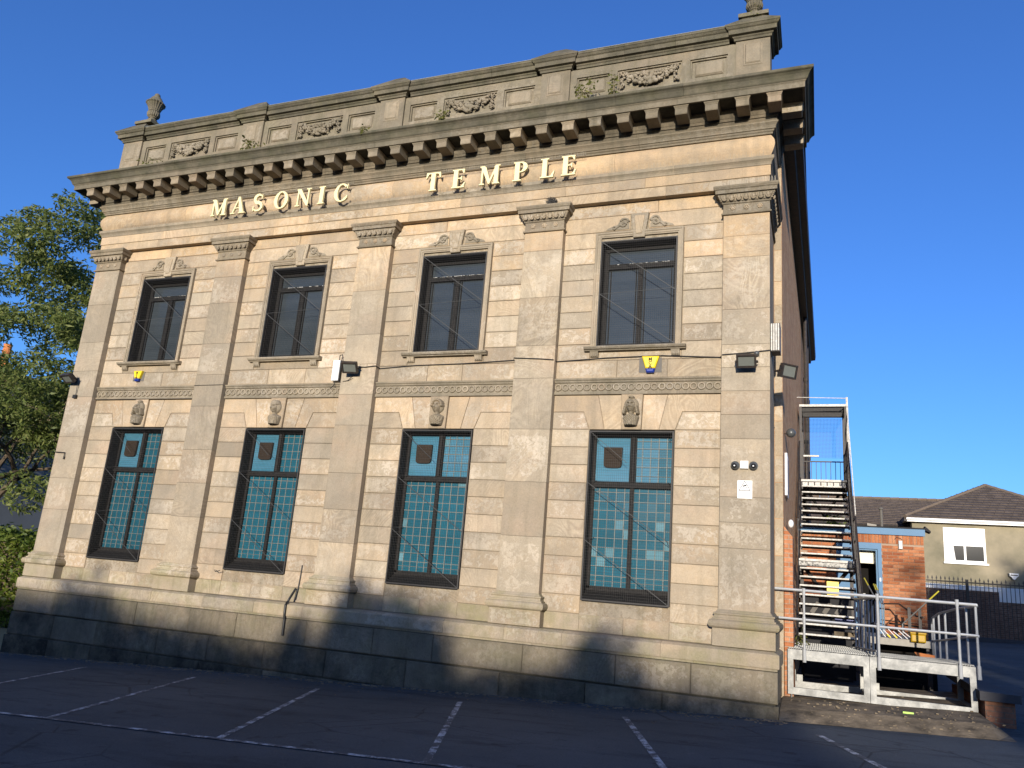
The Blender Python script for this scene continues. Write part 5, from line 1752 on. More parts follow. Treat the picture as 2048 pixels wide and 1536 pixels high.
tag(t.build('yellow_sign', M['yellow'], None), 'plain yellow sign seen between the lower treads', 'sign')
t = thing('weed_at_step', 'small green weed at the foot of the brick pier', 'plant', (15.54, 2.4, -.55))
lf = MB(); leaf_cards(lf, [(15.55 + random.gauss(0, .05), 2.4 + random.gauss(0, .05), -.42 + random.gauss(0, .07)) for k in range(50)], .08); lf.build('leaves', M['weed'], t)
t = thing('weed_behind', 'green weed growing on the flat roof behind the stairs', 'plant', (16.2, 9.4, 2.1))
lf = MB(); leaf_cards(lf, [(16.25 + random.gauss(0, .12), 9.4 + random.gauss(0, .1), 2.32 + random.gauss(0, .10)) for k in range(160)], .10); lf.build('leaves', M['hedge'], t)

# ------------------------------------------------------------------ brick annex with blue door
AY = 8.25
an = thing('brick_annex', 'single storey orange brick annex with blue fascia and blue door', 'annex', (16.8, 11, -.7))
ZF0, ZF1 = 1.965, 2.125
dx0, dx1, dz1 = 16.28, 17.285, 1.755
m = MB()
m.box(15.45, dx0, AY + .02, AY + .22, -1.3, ZF0); m.box(dx1, 18.205, AY + .02, AY + .22, -1.3, ZF0); m.box(dx0, dx1, AY + .02, AY + .22, dz1, ZF0)
m.box(dx0, dx1, AY + .02, AY + .22, -1.3, -.34)
m.box(17.99, 18.205, AY + .22, 14.5, -1.3, ZF0); m.box(15.45, 15.6, AY + .22, 14.5, -1.3, ZF0)
m.build('wall', M['mortar'], an)
fm = MB(); fm.box(15.42, 18.235, AY - .055, AY - .02, ZF0, ZF1); fm.box(15.42, 18.20, AY - .02, 14.5, ZF0 + .01, ZF1 - .01)
fm.build('fascia', M['blue_paint'], an)
fm = MB(); fm.loft([[(15.40, y, ZF1), (18.26, y, ZF1), (18.26, y, ZF1 + dz), (15.40, y, ZF1 + dz)] for y, dz in ((AY - .08, .03), (14.6, .12))]); fm.build('flat_roof', M['felt'], an, recalc=True)
fm = MB(); fm.loft([[(18.24, AY - .06, ZF1 - .02), (18.24, AY + .3, ZF1 - .02), (18.24, AY + .3, ZF1 + .08), (18.24, AY - .06, ZF1 + .08)], [(18.36, AY - .04, ZF1 - .07), (18.36, AY + .3, ZF1 - .07), (18.36, AY + .3, ZF1 - .03), (18.36, AY - .04, ZF1 - .03)]])
fm.build('torn_felt', M['felt'], an, recalc=True)
# bricks: stretcher bond with soldier course under the fascia
bl, bh, mo = .215, .065, .0105
cells = []
zc = -.62
row = 0
while zc + bh < 1.72:
    off = (bl + mo) * .5 * (row % 2)
    x = 18.203 - off * 1.0
    if off: cells.append((x + .001, 18.203, zc, zc + bh))
    while x > 15.46:
        xa = x - bl
        for (p, q) in ((max(xa, dx1 + .004), x), (xa, min(x, dx0 - .004))):
            if p >= dx1 and q - p > .03: cells.append((p, q, zc, zc + bh))
            elif q <= dx0 and q - p > .03 and p > 15.44: cells.append((p, q, zc, zc + bh))
        x -= bl + mo
    zc += bh + mo; row += 1
x = 18.2
while x > 15.5:
    cells.append((x - .065, x, max(zc, dz1 + .005), ZF0 - .004)); x -= .0755
cells = [c for c in cells if c[1] - c[0] > .02 and not (c[0] < dx1 and c[1] > dx0 and c[3] < dz1)]
vis = sorted(cells, key=lambda c: -((c[0] + c[1]) / 2 + .25 * c[2]))
cache = {}
for c in vis[:300]:
    w_, h_ = round(c[1] - c[0], 3), round(c[3] - c[2], 3)
    if (w_, h_) not in cache:
        cache[(w_, h_)] = MB().stone([(-w_ / 2, -h_ / 2), (w_ / 2, -h_ / 2), (w_ / 2, h_ / 2), (-w_ / 2, h_ / 2)], 0, .035, .003).mesh('brick', M['brick'])
    inst('brick', cache[(w_, h_)], ((c[0] + c[1]) / 2, AY + random.uniform(-.002, .002), (c[2] + c[3]) / 2), an)
bm3 = MB()
for c in vis[300:]: bm3.stone(rect(c[0], c[1], c[2], c[3]), AY + random.uniform(-.002, .002), AY + .035, .003)
if bm3.v:
    o = bm3.build('bricks', M['brick'], an); o['kind'] = 'stuff'
print('bricks', len(cells))
# door set
d = MB()
d.box(dx0, dx0 + .09, AY - .02, AY + .15, -.34, dz1); d.box(dx1 - .085, dx1, AY - .02, AY + .15, -.34, dz1); d.box(dx0 + .09, dx1 - .085, AY - .022, AY + .15, dz1 - .145, dz1)
d.box(16.755, 16.80, AY - .01, AY + .15, -.34, dz1 - .146); d.box(dx1 - .125, dx1 - .09, AY + .03, AY + .12, -.34, dz1 - .15); d.box(16.80, 17.16, AY + .03, AY + .12, dz1 - .18, dz1 - .15)
do = d.build('door_frame', M['blue_paint'], an)
MB().box(dx0 + .09, 16.754, AY + .03, AY + .075, -.33, dz1 - .15).build('door_leaf', M['blue_paint'], do)
MB().box(16.80, 17.155, AY + .30, AY + .34, 1.28, 1.60).build('hatch_panel', M['cream'], do)
MB().box(17.165, 17.185, AY + .15, AY + .30, .2, 1.55).build('inner_edge', M['white_paint'], do)
MB().box(17.225, 17.255, AY - .035, AY - .02, .86, .94).build('keypad', M['white_plastic'], do)
m = MB(); m.box(15.7, 18.0, AY + .9, AY + .95, -.4, 2.0); m.box(15.7, 18, AY + .25, AY + .95, -.42, -.36); m.build('interior', M['dark_void'], an)
lt = thing('wall_light', 'white oblong bulkhead light on the brick annex wall', 'light', (17.7, AY, 1.63))
MB().box(17.655, 17.745, AY - .03, AY - .004, 1.63, 1.84).build('back', M['black_iron'], lt)
m = MB(); m.stone(rect(17.66, 17.74, 1.64, 1.835), AY - .075, AY - .031, .015); m.build('diffuser', M['white_plastic'], lt)
m = MB(); m.tube([(17.58, AY - .012, 1.86), (17.62, AY - .012, 1.91), (17.70, AY - .012, 1.90), (17.74, AY - .012, 1.86)], .006, 5); m.build('lead', M['cable'], lt)

# inner walkway between the stairs and the blue door
wk = thing('walkway', 'raised grey walkway in front of the blue door behind the ramp', 'platform', (17.2, 6.0, -.9))
m = MB(); m.box(16.72, 17.72, 3.6, AY - .03, -.40, -.33); m.box(16.70, 17.74, 3.58, 3.62, -.42, -.30); m.build('deck', M['tread'], wk)
for x, y in ((16.75, 3.7), (17.7, 3.7), (16.75, 6.5), (17.7, 6.5)):
    m = MB(); m.box(x - .04, x + .04, y - .04, y + .04, -1.35, -.401); m.build('support', M['black_iron'], wk)
MB().box(16.70, 17.9, 4.4, 4.45, -1.35, -.43).build('under_deck_shade', M['dark_void'], wk)  # black sheet standing in for the shade beneath the deck
gb = thing('grit_bin', 'mustard yellow box beside the walkway railing', 'bin', (17.52, 3.7, -.35))
MB().stone(rect(17.40, 17.64, -.33, -.19), 3.45, 3.75, .02).build('bin_body', M['mustard'], gb)
MB().stone(rect(17.39, 17.65, -.188, -.16), 3.44, 3.76, .008).build('lid', M['mustard'], gb)
for k, (a, b, lab) in enumerate((((16.83, 7.0, .86), (17.02, 5.6, .30), 'yellow ended handrail slanting across the open blue door'),
                                 ((17.03, 7.2, .75), (17.10, 5.9, .30), 'left one of the paired yellow ended handrails at the blue door frame'),
                                 ((17.07, 7.2, .74), (17.14, 5.9, .29), 'right one of the paired yellow ended handrails at the blue door frame'),
                                 ((18.02, 4.6, .62), (17.42, 5.2, -.05), 'grey handrail with a yellow end leaning right of the annex'))):
    t = thing('stair_handrail', lab, 'handrail', b, 'yellow ended handrails near the blue door')
    a, b = Vector(a), Vector(b)
    q = a.lerp(b, .30)
    m = MB(); m.tube([q, b, b + Vector((0, -.05, -.65))], .013, 8); m.build('tube', M['galv'], t)
    m = MB(); m.tube([a, q], .0145, 8); m.build('yellow_sleeve', M['pale_yellow'], t)
br = thing('broken_rail', 'tangle of thin white bars with yellow tips on the walkway edge', 'railing', (16.95, 3.6, -.3))
m = MB()
for k in range(7): m.tube([(16.80 + .08 * k, 3.56, -.14 + random.uniform(-.04, .05)), (16.90 + .09 * k, 3.52, -.29)], .007, 5)
m.build('bars', M['white_paint'], br)
m = MB()
for x in (17.02, 17.13): m.tube([(x, 3.54, -.24), (x + .05, 3.52, -.29)], .014, 6)
m.build('yellow_tips', M['yellow'], br)
ig = thing('iron_handrail', 'dark iron handrail in front of the right part of the annex wall', 'railing', (17.7, 6.5, -.35))
m = MB()
m.tube([(17.2, 7.6, .34), (17.55, 7.4, .36), (17.85, 7.0, .12), (17.95, 6.6, .1)], .018, 6)
for x, y in ((17.72, 7.1), (17.90, 6.8)): m.box(x - .03, x + .03, y - .03, y + .03, -.6, .30)
m.bar((17.35, 7.6, -.08), (17.95, 7.0, -.10), .02, .04); m.bar((17.2, 7.8, -.02), (18.0, 6.9, -.05), .012, .02)
m.build('frame', M['black_iron'], ig)
rb = thing('rust_sheet', 'bent rusty plate lying under the walkway', 'scrap', (17.6, 3.3, -.7))
MB().add([(17.45, 3.5, -.50), (17.75, 3.3, -.52), (17.72, 3.1, -.78), (17.62, 3.2, -.74), (17.45, 3.51, -.515), (17.75, 3.31, -.535), (17.72, 3.11, -.795), (17.62, 3.21, -.755)], [(0, 3, 2, 1), (4, 5, 6, 7), (0, 1, 5, 4), (1, 2, 6, 5), (2, 3, 7, 6), (3, 0, 4, 7)]).build('plate', M['terracotta'], rb)
cr = MB(); cr.box(16.15, 16.50, 4.0, 4.4, -.10, .0)
tag(cr.build('blue_crate', M['blue_plastic'], None), 'blue plastic crate behind the lowest treads', 'crate')
pb = MB(); pb.box(16.13, 16.56, 3.9, 4.4, -.40, -.28)
tag(pb.build('stone_slab', M['concrete'], None), 'pale slab lying behind the lowest treads', 'slab')

# ------------------------------------------------------------------ rendered house with hipped roof
HY = 26.0
hs_ = thing('rendered_house', 'buff rendered house with brown hipped tile roof and white windows', 'house', (22.5, 29, -.8))
m = MB(); m.box(19.72, 26.8, HY, HY + .3, -1.5, 4.16); m.box(19.72, 20.0, HY + .3, 33, -1.5, 4.16); m.box(26.5, 26.8, HY + .3, 33, -1.5, 4.16)
m.box(9.5, 19.72, HY + 1.2, HY + 1.5, -1.5, 3.86); m.box(9.5, 9.8, HY + 1.5, 33, -1.5, 3.86)
m.build('wall', M['render'], hs_)
m = MB(); m.box(19.50, 27.0, HY - .30, HY - .25, 4.13, 4.30); m.box(19.50, 27.0, HY - .25, HY, 4.13, 4.17); m.tube([(19.48, HY - .33, 4.24), (27.0, HY - .33, 4.24)], .06, 8)
m.build('fascia', M['white_paint'], hs_)
m = MB(); m.tube([(9.4, HY + .86, 4.02), (19.6, HY + .86, 4.02)], .06, 8); m.loft([[(19.40, y, 4.14), (19.52, y, 4.14), (19.52, y, 4.36), (19.40, y, 4.36)] for y in (HY - .3, HY + 1.5)]); m.build('gutter', M['black_iron'], hs_)
roof = MB()
EZ = 4.30
apx = Vector((23.22, 29.4, 6.28))
def roof_plane(P0, P1, Q1, Q0, thick=.10):
    """P0-P1 along the eave, Q0-Q1 above; thin slab"""
    n = (Vector(P1) - Vector(P0)).cross(Vector(Q0) - Vector(P0)).normalized()
    if n.z < 0: n = -n
    top = [Vector(p) for p in (P0, P1, Q1, Q0)]
    return roof.loft([[p - n * thick for p in top], top])
e0, e1 = (19.42, HY - .36, EZ), (27.02, HY - .36, EZ)
roof_plane(e0, e1, apx + Vector((.01, 0, 0)), apx - Vector((.01, 0, 0)))
roof_plane((19.42, 34, EZ), e0, apx, (apx.x, 34, apx.z))
roof_plane(e1, (27.02, 34, EZ), (apx.x, 34, apx.z), apx)
roof_plane((9.3, HY + .85, 4.06), (22.6, HY + .85, 4.06), (23.0, 31.2, 5.74), (9.3, 31.2, 5.74))
roof_plane((23.0, 35.4, 4.06), (9.3, 35.4, 4.06), (9.3, 31.2, 5.74), (23.0, 31.2, 5.74))
ro = roof.build('roof', M['tile'], hs_, recalc=True)
# tile courses, each tile a lapped piece: front hip and main slope
tiles = []
def courses(P0, P1, Q0, Q1, course, width, x_lo=None, x_hi=None):
    P0, P1, Q0, Q1 = map(Vector, (P0, P1, Q0, Q1))
    L = ((Q0 + Q1) / 2 - (P0 + P1) / 2).length
    n = int(L / course)
    for k in range(n):
        t0, t1 = k / n, (k + 1) / n + .25 / n
        a0, b0 = P0.lerp(Q0, t0), P1.lerp(Q1, t0)
        a1, b1 = P0.lerp(Q0, min(t1, 1)), P1.lerp(Q1, min(t1, 1))
        w = (b0 - a0).length
        m_ = int(w / width)
        d = (b0 - a0).normalized()
        up = ((a1 + b1) / 2 - (a0 + b0) / 2)
        up = up - d * up.dot(d)
        nn = d.cross(up).normalized()
        off = .5 * (k % 2)
        for q in range(m_ + 1):
            s0, s1 = (q - off) * width, (q + 1 - off) * width
            sa, sb = max(0, s0 + .004), min(w, s1 - .004)
            if sb - sa < .06: continue
            # keep inside the slope on the upper edge
            p0, p1 = a0 + d * sa, a0 + d * sb
            if x_hi is not None and p0.x > x_hi: continue
            if x_lo is not None and p1.x < x_lo: continue
            lo_, hi_ = .075, .012
            j = random.uniform(-.004, .004)
            tiles.append([p0 + nn * (lo_ + j), p1 + nn * (lo_ + j), p1 + up + nn * hi_, p0 + up + nn * hi_, p0 + nn * .005, p1 + nn * .005])
courses(e0, e1, apx - Vector((.02, 0, 0)), apx + Vector((.02, 0, 0)), .30, .33)
courses((14.5, HY + .85, 4.06), (20.6, HY + .85, 4.06), (14.5, 31.2, 5.74), (22.6, 31.2, 5.74), .30, .33)
tiles.sort(key=lambda t: -(t[0].x if t[0].x > 16.9 else -99) * 0 + (t[0] - Vector((20, 20, 3))).length)
for t_ in tiles[:300]:
    MB().add(t_, [(0, 1, 2, 3), (4, 5, 1, 0), (4, 0, 3), (1, 5, 2)]).build('roof_tile', M['tile'], ro)
rest = MB()
for t_ in tiles[300:]: rest.add(t_, [(0, 1, 2, 3), (4, 5, 1, 0), (4, 0, 3), (1, 5, 2)])
if rest.v:
    o = rest.build('roof_tiles', M['tile'], ro); o['kind'] = 'stuff'
print('tiles', len(tiles))
def ridge(a, b):
    a, b = Vector(a), Vector(b)
    n = int((b - a).length / .4)
    for k in range(n):
        p, q = a.lerp(b, k / n), a.lerp(b, (k + .97) / n)
        rg = MB(); rg.tube([p + Vector((0, 0, .03)), q + Vector((0, 0, .045))], .095, 6); rg.build('ridge_tile', M['ridge'], hs_)
ridge(e0, apx); ridge(e1, apx); ridge((13.5, 31.2, 5.74), (22.2, 31.2, 5.74))
w = MB()
wx0, wx1, wz0, wz1 = 20.92, 22.49, 2.50, 3.96
y = HY - .03
for (a, b, c, d_) in ((wx0, wx0 + .08, wz0, wz1), (wx1 - .08, wx1, wz0, wz1), (wx0 + .08, wx1 - .08, wz1 - .08, wz1), (wx0 + .08, wx1 - .08, wz0, wz0 + .09), (21.67, 21.75, wz0 + .09, wz1 - .08), (wx0 + .08, 21.67, 3.20, 3.30), (21.75, wx1 - .08, 3.20, 3.30)): w.box(a, b, y, y + .10, c, d_)
w.box(wx0 - .04, wx1 + .07, y - .08, y + .05, wz0 - .07, wz0 - .002)
for (a, b) in ((wx0 + .08, 21.67), (21.75, wx1 - .08)):        # top lights
    w.box(a, a + .06, y - .025, y, 3.30, wz1 - .08); w.box(b - .06, b, y - .025, y, 3.30, wz1 - .08); w.box(a + .06, b - .06, y - .025, y, 3.30, 3.35); w.box(a + .06, b - .06, y - .025, y, wz1 - .13, wz1 - .08)
wo = w.build('window', M['white_paint'], hs_)
for (a, b, c, d_, mt) in ((wx0 + .08, 21.67, 3.3, wz1 - .08, 'pale_glass'), (21.75, wx1 - .08, 3.3, wz1 - .08, 'pale_glass'), (wx0 + .08, 21.67, wz0 + .09, 3.2, 'black_glass'), (21.75, wx1 - .08, wz0 + .09, 3.2, 'black_glass')):
    MB().box(a, b, y + .012, y + .022, c, d_).build('pane', M[mt], wo)
MB().add([(wx0 + .09, y + .004, wz0 + .1), (wx0 + .42, y + .004, wz0 + .1), (wx0 + .36, y + .004, 3.19), (wx0 + .09, y + .004, 3.19), (wx0 + .09, y + .009, wz0 + .1), (wx0 + .42, y + .009, wz0 + .1), (wx0 + .36, y + .009, 3.19), (wx0 + .09, y + .009, 3.19)], [(0, 1, 2, 3), (7, 6, 5, 4), (0, 4, 5, 1), (1, 5, 6, 2), (2, 6, 7, 3), (3, 7, 4, 0)]).build('curtain', M['white_plastic'], wo)
lt = thing('garden_light', 'white triangular lamp fixed low on the buff rendered wall', 'light', (23.42, HY, 2.0))
m = MB(); m.loft([[(23.42 - w_, HY - .22, z_), (23.42 + w_, HY - .22, z_), (23.42 + w_, HY, z_), (23.42 - w_, HY, z_)] for w_, z_ in ((.03, 1.92), (.10, 2.02), (.15, 2.05), (.17, 2.17))]); m.build('shade', M['white_plastic'], lt, recalc=True)
m = MB(); m.box(23.29, 23.55, HY - .226, HY - .221, 2.07, 2.11); m.build('slot', M['black_iron'], lt)
vp = thing('vent_pipe', 'grey soil vent pipe rising in front of the far roof', 'pipe', (17.45, 10.5, 2.2), None)
m = MB(); m.tube([(17.47, 10.5, 2.15), (17.46, 10.5, 2.83)], .035, 8); m.build('pipe', M['slate_plate'], vp)
m = MB(); m.ball((17.46, 10.5, 2.85), .06, .06, .045, 8, 5); m.build('cowl', M['slate_plate'], vp)
rl = MB(); rl.loft([[(17.06, 9.6, 2.30), (17.28, 9.6, 2.27), (17.28, 9.9, 2.29), (17.06, 9.9, 2.32)], [(17.06, 9.6, 2.36), (17.28, 9.6, 2.33), (17.28, 9.9, 2.35), (17.06, 9.9, 2.38)]])
tag(rl.build('roof_light', M['tread'], None, recalc=True), 'small pale unit lying on the flat annex roof', 'roof unit')

# ------------------------------------------------------------------ railings and wall in front of the house
FY = 24.0
bw = thing('boundary_wall', 'dark brick wall with a white band behind the black railings', 'wall', (22, 25.0, -.6))
m = MB(); m.box(19.9, 25.2, 24.85, 25.05, -1.2, 1.33); m.build('wall', mat_brick('dark_wall_brick', (.15, .085, .06), (.24, .14, .10), (.26, .22, .18), 'xz'), bw)
m = MB(); m.box(19.9, 25.2, 24.82, 25.08, 1.332, 1.52); m.box(22.66, 25.2, 24.82, 24.849, .95, 1.33); m.build('white_band', M['white_paint'], bw)
fn = thing('iron_railings', 'black iron railings with pointed finials in front of the rendered house', 'railings', (22, FY, -.6))
m = MB()
bar = MB(); bar.box(-.011, .011, -.011, .011, -2.28, 0)
bar.loft([[(-.011, -.011, 0), (.011, -.011, 0), (.011, .011, 0), (-.011, .011, 0)], [(-.032, -.008, .05), (.032, -.008, .05), (.032, .008, .05), (-.032, .008, .05)], [(-.002, -.002, .16), (.002, -.002, .16), (.002, .002, .16), (-.002, .002, .16)]])
bar_me = bar.mesh('bar', M['black_iron'])
x = 20.02
k = 0
while x < 25.2:
    if abs(x - 21.41) > .06:
        inst('bar', bar_me, (x, FY, 1.66 if (k % 2 == 0 or x < 21.4) else 1.60), fn)
    x += .155 if x < 21.4 else .15; k += 1
m.bar((19.95, FY, 1.60), (25.2, FY, 1.60), .03, .05); m.bar((19.95, FY, -.52), (25.2, FY, -.50), .03, .05)
m.build('rails', M['black_iron'], fn)
MB().box(21.36, 21.46, FY - .05, FY + .05, -.8, 1.72).build('post', M['black_iron'], fn)
kb = MB(); kb.loft([[(18.6, y0, gz(22, 23.3) - .1), (26, y0, gz(22, 23.3) - .1), (26, y0, gz(22, 23.3) + .13), (18.6, y0, gz(22, 23.3) + .13)] for y0 in (22.9, 24.3)])
o = kb.build('kerb', M['coping'], None, recalc=True); o['kind'] = 'structure'
# ------------------------------------------------------------------ leaf meshes with numpy
def leaves_np(name, P, size, elong, mat, parent, rng, droop=.35, rest=None):
    n = len(P)
    a = rng.uniform(0, 2 * np.pi, n); b = rng.uniform(-1.0, .7, n)
    D = np.stack([np.cos(a) * np.cos(b), np.sin(a) * np.cos(b), np.sin(b) - droop], 1)
    D /= np.linalg.norm(D, axis=1)[:, None]
    Q = rng.normal(size=(n, 3)); Sd = np.cross(D, Q); Sd /= np.linalg.norm(Sd, axis=1)[:, None]
    L = size * rng.uniform(.55, 1.35, n)[:, None]; Wd = L / elong
    V = np.stack([P, P + D * L * .45 + Sd * Wd * .5, P + D * L, P + D * L * .45 - Sd * Wd * .5], 1).reshape(-1, 3)
    me = bpy.data.meshes.new(name)
    org = np.array([P[:, 0].mean(), P[:, 1].mean(), P[:, 2].min()])
    V = V - org
    me.vertices.add(4 * n); me.vertices.foreach_set('co', V.ravel())
    me.loops.add(4 * n); me.loops.foreach_set('vertex_index', np.arange(4 * n))
    me.polygons.add(n); me.polygons.foreach_set('loop_start', np.arange(0, 4 * n, 4)); me.polygons.foreach_set('loop_total', np.full(n, 4))
    me.update(calc_edges=True)
    me.materials.append(mat)
    o = bpy.data.objects.new(name, me)
    link(o, tuple(org), parent)
    return o


def grow(rng, base, height, spread, levels=5, lean=(0, 0)):
    """list of (a, b, ra, rb) limbs and the outer twig ends"""
    limbs, ends = [], []
    def rec(p, d, L, r, lev):
        steps = 3
        for s in range(steps):
            q = p + d * (L / steps)
            limbs.append((p, q, r * (1 - .12 * s), r * (1 - .12 * (s + 1)))); p = q
            d = (d + rng.normal(size=3) * .10 + np.array([0, 0, .05 if lev < 3 else -.10])); d /= np.linalg.norm(d)
            if lev >= 3: ends.append((p, d, L))
        if lev >= levels: return
        k = 3 if lev < 2 else rng.integers(2, 4)
        for c in range(k):
            t = rng.normal(size=3); t -= d * t.dot(d); t /= np.linalg.norm(t)
            nd = d * rng.uniform(.55, .85) + t * rng.uniform(.5, .95) * spread + np.array([lean[0], lean[1], .1]); nd /= np.linalg.norm(nd)
            rec(p, nd, L * rng.uniform(.66, .85), r * .62, lev + 1)
    rec(np.array(base, float), np.array([.03, 0, 1.0]), height * .26, height * .022, 0)
    return limbs, ends


def tree(name, label, cat, base, height, spread, n, size, elong, seed, leafmat, levels=5, group=None, lean=(0, 0), jitter=.35, fill=None, keep=None):
    rng = np.random.default_rng(seed)
    t = thing(name, label, cat, base, group)
    limbs, ends = grow(rng, base, height, spread, levels, lean)
    m, tw = MB(), MB()
    for a, b, ra, rb in limbs:
        if ra > .045: m.tube([a, b], ra, 7, rb)
        elif keep is None or b[2] > 3.6: tw.tube([a, b], max(ra, .011), 4, max(rb, .007))
    m.build('trunk', M['bark'], t)
    if tw.v: tw.build('branches', M['twig'], t)
    E = np.array([e[0] for e in ends])
    if keep is not None: E = E[keep(E)]
    idx = rng.integers(0, len(E), n)
    P = E[idx] + rng.normal(size=(n, 3)) * jitter
    if fill is not None:
        F_ = fill(rng); P = np.vstack([P, F_])
    leaves_np('crown', P, size, elong, leafmat, t, rng)
    return t


def blobs(specs):
    def f(rng):
        out = []
        for (cx, cy, cz, rx, ry, rz, n) in specs:
            v = rng.normal(size=(n, 3)); v /= np.linalg.norm(v, axis=1)[:, None]
            r = rng.uniform(.35, 1.0, n) ** .5
            out.append(v * r[:, None] * np.array([rx, ry, rz]) + np.array([cx, cy, cz]))
        return np.vstack(out)
    return f


rngb = np.random.default_rng(5)
sp = []
def cloud(n, region):
    for _ in range(n):
        cx, cz = region()
        sp.append((cx, 7 + rngb.uniform(-2.5, 2.5), cz, rngb.uniform(.4, .95), rngb.uniform(.4, .9), rngb.uniform(.28, .6), int(rngb.integers(170, 330))))
cloud(125, lambda: (rngb.uniform(-15, -7.6), rngb.uniform(5.0, 12.2)))
cloud(24, lambda: (rngb.uniform(-12, -8.0), rngb.uniform(3.6, 5.8)))
for (cx, cz) in ((-8.9, 12.6), (-9.4, 12.3), (-10.3, 12.2), (-11.3, 11.6), (-8.3, 11.4), (-13.0, 11.4), (-10.2, 1.6), (-10.6, 2.3), (-9.2, 2.1)):
    sp.append((cx, 7, cz, .7, .7, .45, 330))
tree('broadleaf_tree', 'large leafy green tree with pale twigs left of the hall', 'tree', (-14.2, 7.8, gz(-14.2, 7.8)), 12.6, .95, 20000, .21, 3.3, 11, M['leaf'], 6, jitter=.26, fill=blobs(sp), keep=lambda E: E[:, 2] > 3.0)

# hedge in front of the tree
rng = np.random.default_rng(3)
hd = thing('clipped_hedge', 'dense green hedge at the left corner of the hall', 'hedge', (-9, 5.2, -2.5))
n = 22000
P = np.stack([rng.uniform(-13.5, -5.6, n), rng.uniform(4.3, 6.6, n), rng.uniform(-2.3, .25, n)], 1)
side = rng.integers(0, 3, n)
P[side == 0, 2] = .25 + .18 * np.sin(P[side == 0, 0] * 2.2) + rng.normal(size=(side == 0).sum()) * .12
P[side == 1, 1] = 4.3 + rng.normal(size=(side == 1).sum()) * .10
leaves_np('foliage', P, .15, 2.0, M['hedge'], hd, rng, .1)
m = MB(); m.box(-13.4, -5.75, 4.5, 6.5, -2.5, .12); m.build('inner_branches', M['bark'], hd)

# earth strip beside the left corner, a sunlit patch put into its pale colour
e = MB()
vs = [(x, y, gz(x, y) + .012) for y in (.0, 1.4, 2.8, 4.2) for x in (-12, -9, -6, -3, -.56)]
e.add(vs, [(j * 5 + i, j * 5 + i + 1, (j + 1) * 5 + i + 1, (j + 1) * 5 + i) for j in range(3) for i in range(4)])
o = e.build('earth_strip', M['earth'], None, org=(0, 0, 0)); o['kind'] = 'structure'

# house behind the tree
h = thing('grey_house', 'grey rendered house with an orange chimney pot mostly hidden by the tree', 'house', (-25, 16, -3))
m = MB(); m.box(-31, -19.5, 10, 24, -4, 6.2); m.build('wall', M['grey_render'], h)
m = MB(); m.loft([[(-31.4, y, 6.2), (-25.2, y, 9.2), (-19.1, y, 6.2), (-19.1, y, 6.1), (-31.4, y, 6.1)] for y in (9.7, 24.3)]); m.build('roof', M['tile'], h, recalc=True)
m = MB(); m.box(-23.6, -22.6, 13.5, 14.6, 7.2, 8.55); m.box(-23.7, -22.5, 13.4, 14.7, 8.55, 8.75); ch = m.build('chimney', M['brick_lit'], h)
m = MB(); m.lathe((-23.0, 14.0, 8.75), [(.24, 0), (.22, .12), (.18, .16), (.17, .75), (.21, .80), (.22, .92), (.19, .95), (.19, 1.15), (.22, 1.25), (.1, 1.26)], 14); m.build('chimney_pot', M['terracotta'], ch)
m = MB(); m.box(-22.95, -22.65, 13.9, 14.2, 8.75, 9.0); m.build('chimney_pot', M['terracotta'], ch)

# ------------------------------------------------------------------ unseen treeline across the car park: it casts the evening shade
CY = -45.0
TE = math.tan(R(SUN_EL)); TA = math.tan(R(SUN_AZ)) / 1.0
prof = []     # (x, top z)
K = 45 * TE / math.cos(R(SUN_AZ)); KX = 45 * math.tan(R(SUN_AZ))
for x, zb in ((-90, 17), (-40, 17), (-27, 14), (-23, 1.5), (-12, -.6), (-6, -.9), (-.5, -1.08), (.6, -1.1), (1.2, -.80), (2.0, -.88), (2.6, -1.24), (4, -1.32), (5.2, -1.42), (6.2, -1.6), (6.6, -1.45), (6.75, -.85), (6.95, -.85), (7.1, -1.3), (7.45, -1.25), (7.6, -.5), (7.9, -.15), (8.3, -.42), (8.6, -.25), (9.1, -.35), (9.6, -.55), (9.95, -1.05), (10.15, -1.48), (11.2, -1.42), (12.0, -1.25), (12.25, -.70), (12.5, -.45), (12.75, -.60), (13.0, -1.15), (13.6, -1.38), (14.2, -1.30), (15.0, -1.42), (15.3, -1.5), (15.6, -2.2), (18.1, -2.2), (18.25, -1.4), (18.45, .4)):  # tall left end added to cut sky light on the facade
    prof.append((x + KX, zb + K))
def caster(x, y, z):
    D = y - CY
    return x + D * math.tan(R(SUN_AZ)), z + D * TE / math.cos(R(SUN_AZ))
for x, y, z in ((18.35, 8.2, .1), (18.45, 8.2, .5), (19.0, 8.2, .0), (19.6, 15, .2), (19.9, 26, 1.25), (21.5, 26, 1.35), (22.4, 26, 1.25), (23.0, 26, 1.75), (23.6, 26, 2.3), (24.4, 26, 2.75), (25.4, 26, 2.6), (27, 26, 2.0), (32, 26, 8.0), (45, 26, 10), (90, 26, 10)):  # tall right end added for the same dimming of the sky
    a, b = caster(x, y, z)
    if a > prof[-1][0] + .05: prof.append((a, b))
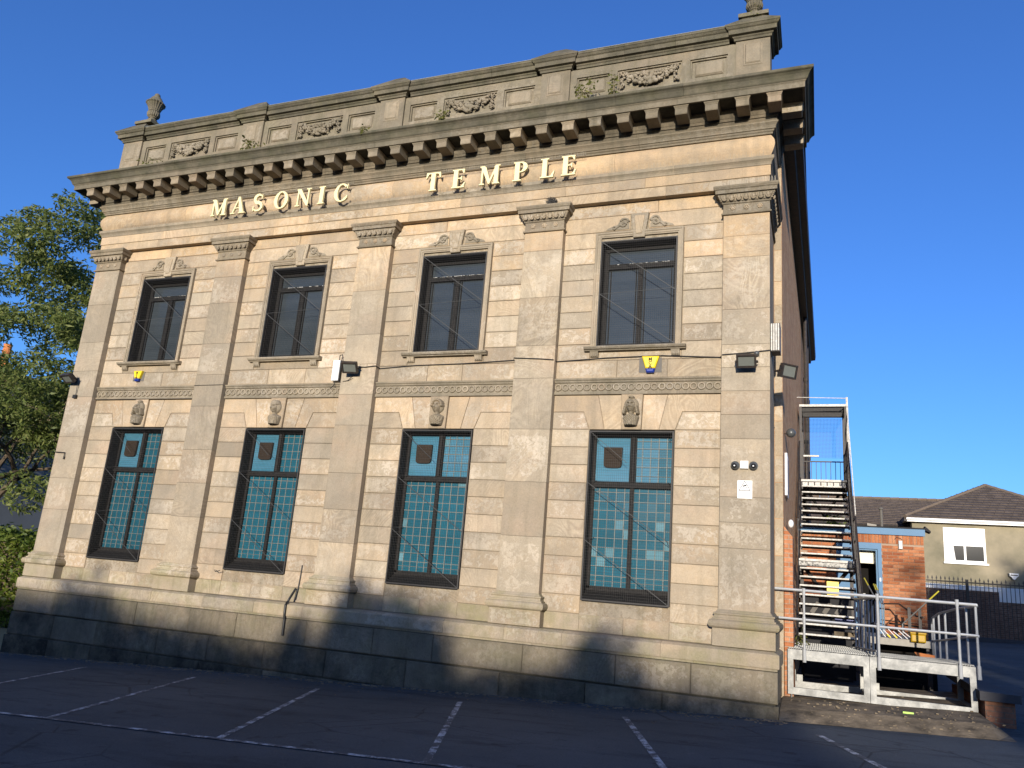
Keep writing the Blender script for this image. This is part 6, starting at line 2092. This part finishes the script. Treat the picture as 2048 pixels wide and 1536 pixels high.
for x, y in ((19.2, 4.5), (19.9, 7.5), (20.4, 12.0)):
    a, b = caster(x, y, gz(x, y))
    zt_ = float(np.interp(a, [q[0] for q in prof], [q[1] for q in prof]))
    prof += [(a - .22, zt_), (a - .12, b - .35), (a + .12, b - .35), (a + .22, zt_)]
prof.sort()
px_ = np.array([p[0] for p in prof]); pz_ = np.array([p[1] for p in prof])
tl = thing('shade_treeline', 'unseen line of trees opposite the hall, tall ends added to cut sky light', 'trees', (15, CY, -3))
tl['kind'] = 'stuff'
core_x = np.linspace(-80, 100, 700)
m = MB()
secs = []
for x in core_x:
    zt = float(np.interp(x, px_, pz_)) - .30
    secs.append([(x, CY - .8, -4), (x, CY + .8, -4), (x, CY + .5, zt), (x, CY - .5, zt)])
m.loft(secs)
o = m.build('branches', M['bark'], tl, recalc=True); o['kind'] = 'stuff'  # solid core slab that blocks the sun
rng = np.random.default_rng(8)
n = 36000
X_ = np.concatenate([rng.uniform(-6, 40, 30000), rng.uniform(-60, 90, 6000)])
Zt = np.interp(X_, px_, pz_)
Zp = Zt + .05 - np.abs(rng.normal(size=len(X_))) * .30 + rng.normal(size=len(X_)) * .05
P = np.stack([X_, CY + rng.normal(size=len(X_)) * .8, Zp], 1)
o = leaves_np('foliage', P, .16, 2.2, M['leaf'], tl, rng); o['kind'] = 'stuff'
# loose sprays that throw blurred dapples on the annex and the plinth
spr = []
for x, y, z, rx, rz, nn in ((18.05, 8.2, 1.22, .20, .16, 170), (17.75, 8.2, 1.12, .25, .09, 110), (18.1, 8.2, .62, .14, .22, 150), (17.9, 8.2, .30, .22, .13, 150), (17.6, 8.2, .36, .16, .07, 60), (18.0, 8.2, -.02, .25, .12, 120), (23.2, 26, 2.6, .5, .3, 160),
                             (1.55, 0, -.30, .16, .16, 60), (.9, 0, -.6, .3, .1, 80), (7.9, 0, -.05, .10, .20, 80), (13.1, 0, -.55, .16, .14, 60)):
    a, b = caster(x, y, z)
    spr.append((a, CY, b, rx, .3, rz, nn))
P = blobs(spr)(rng)
o = leaves_np('sprays', P, .14, 2.0, M['leaf'], tl, rng); o['kind'] = 'stuff'
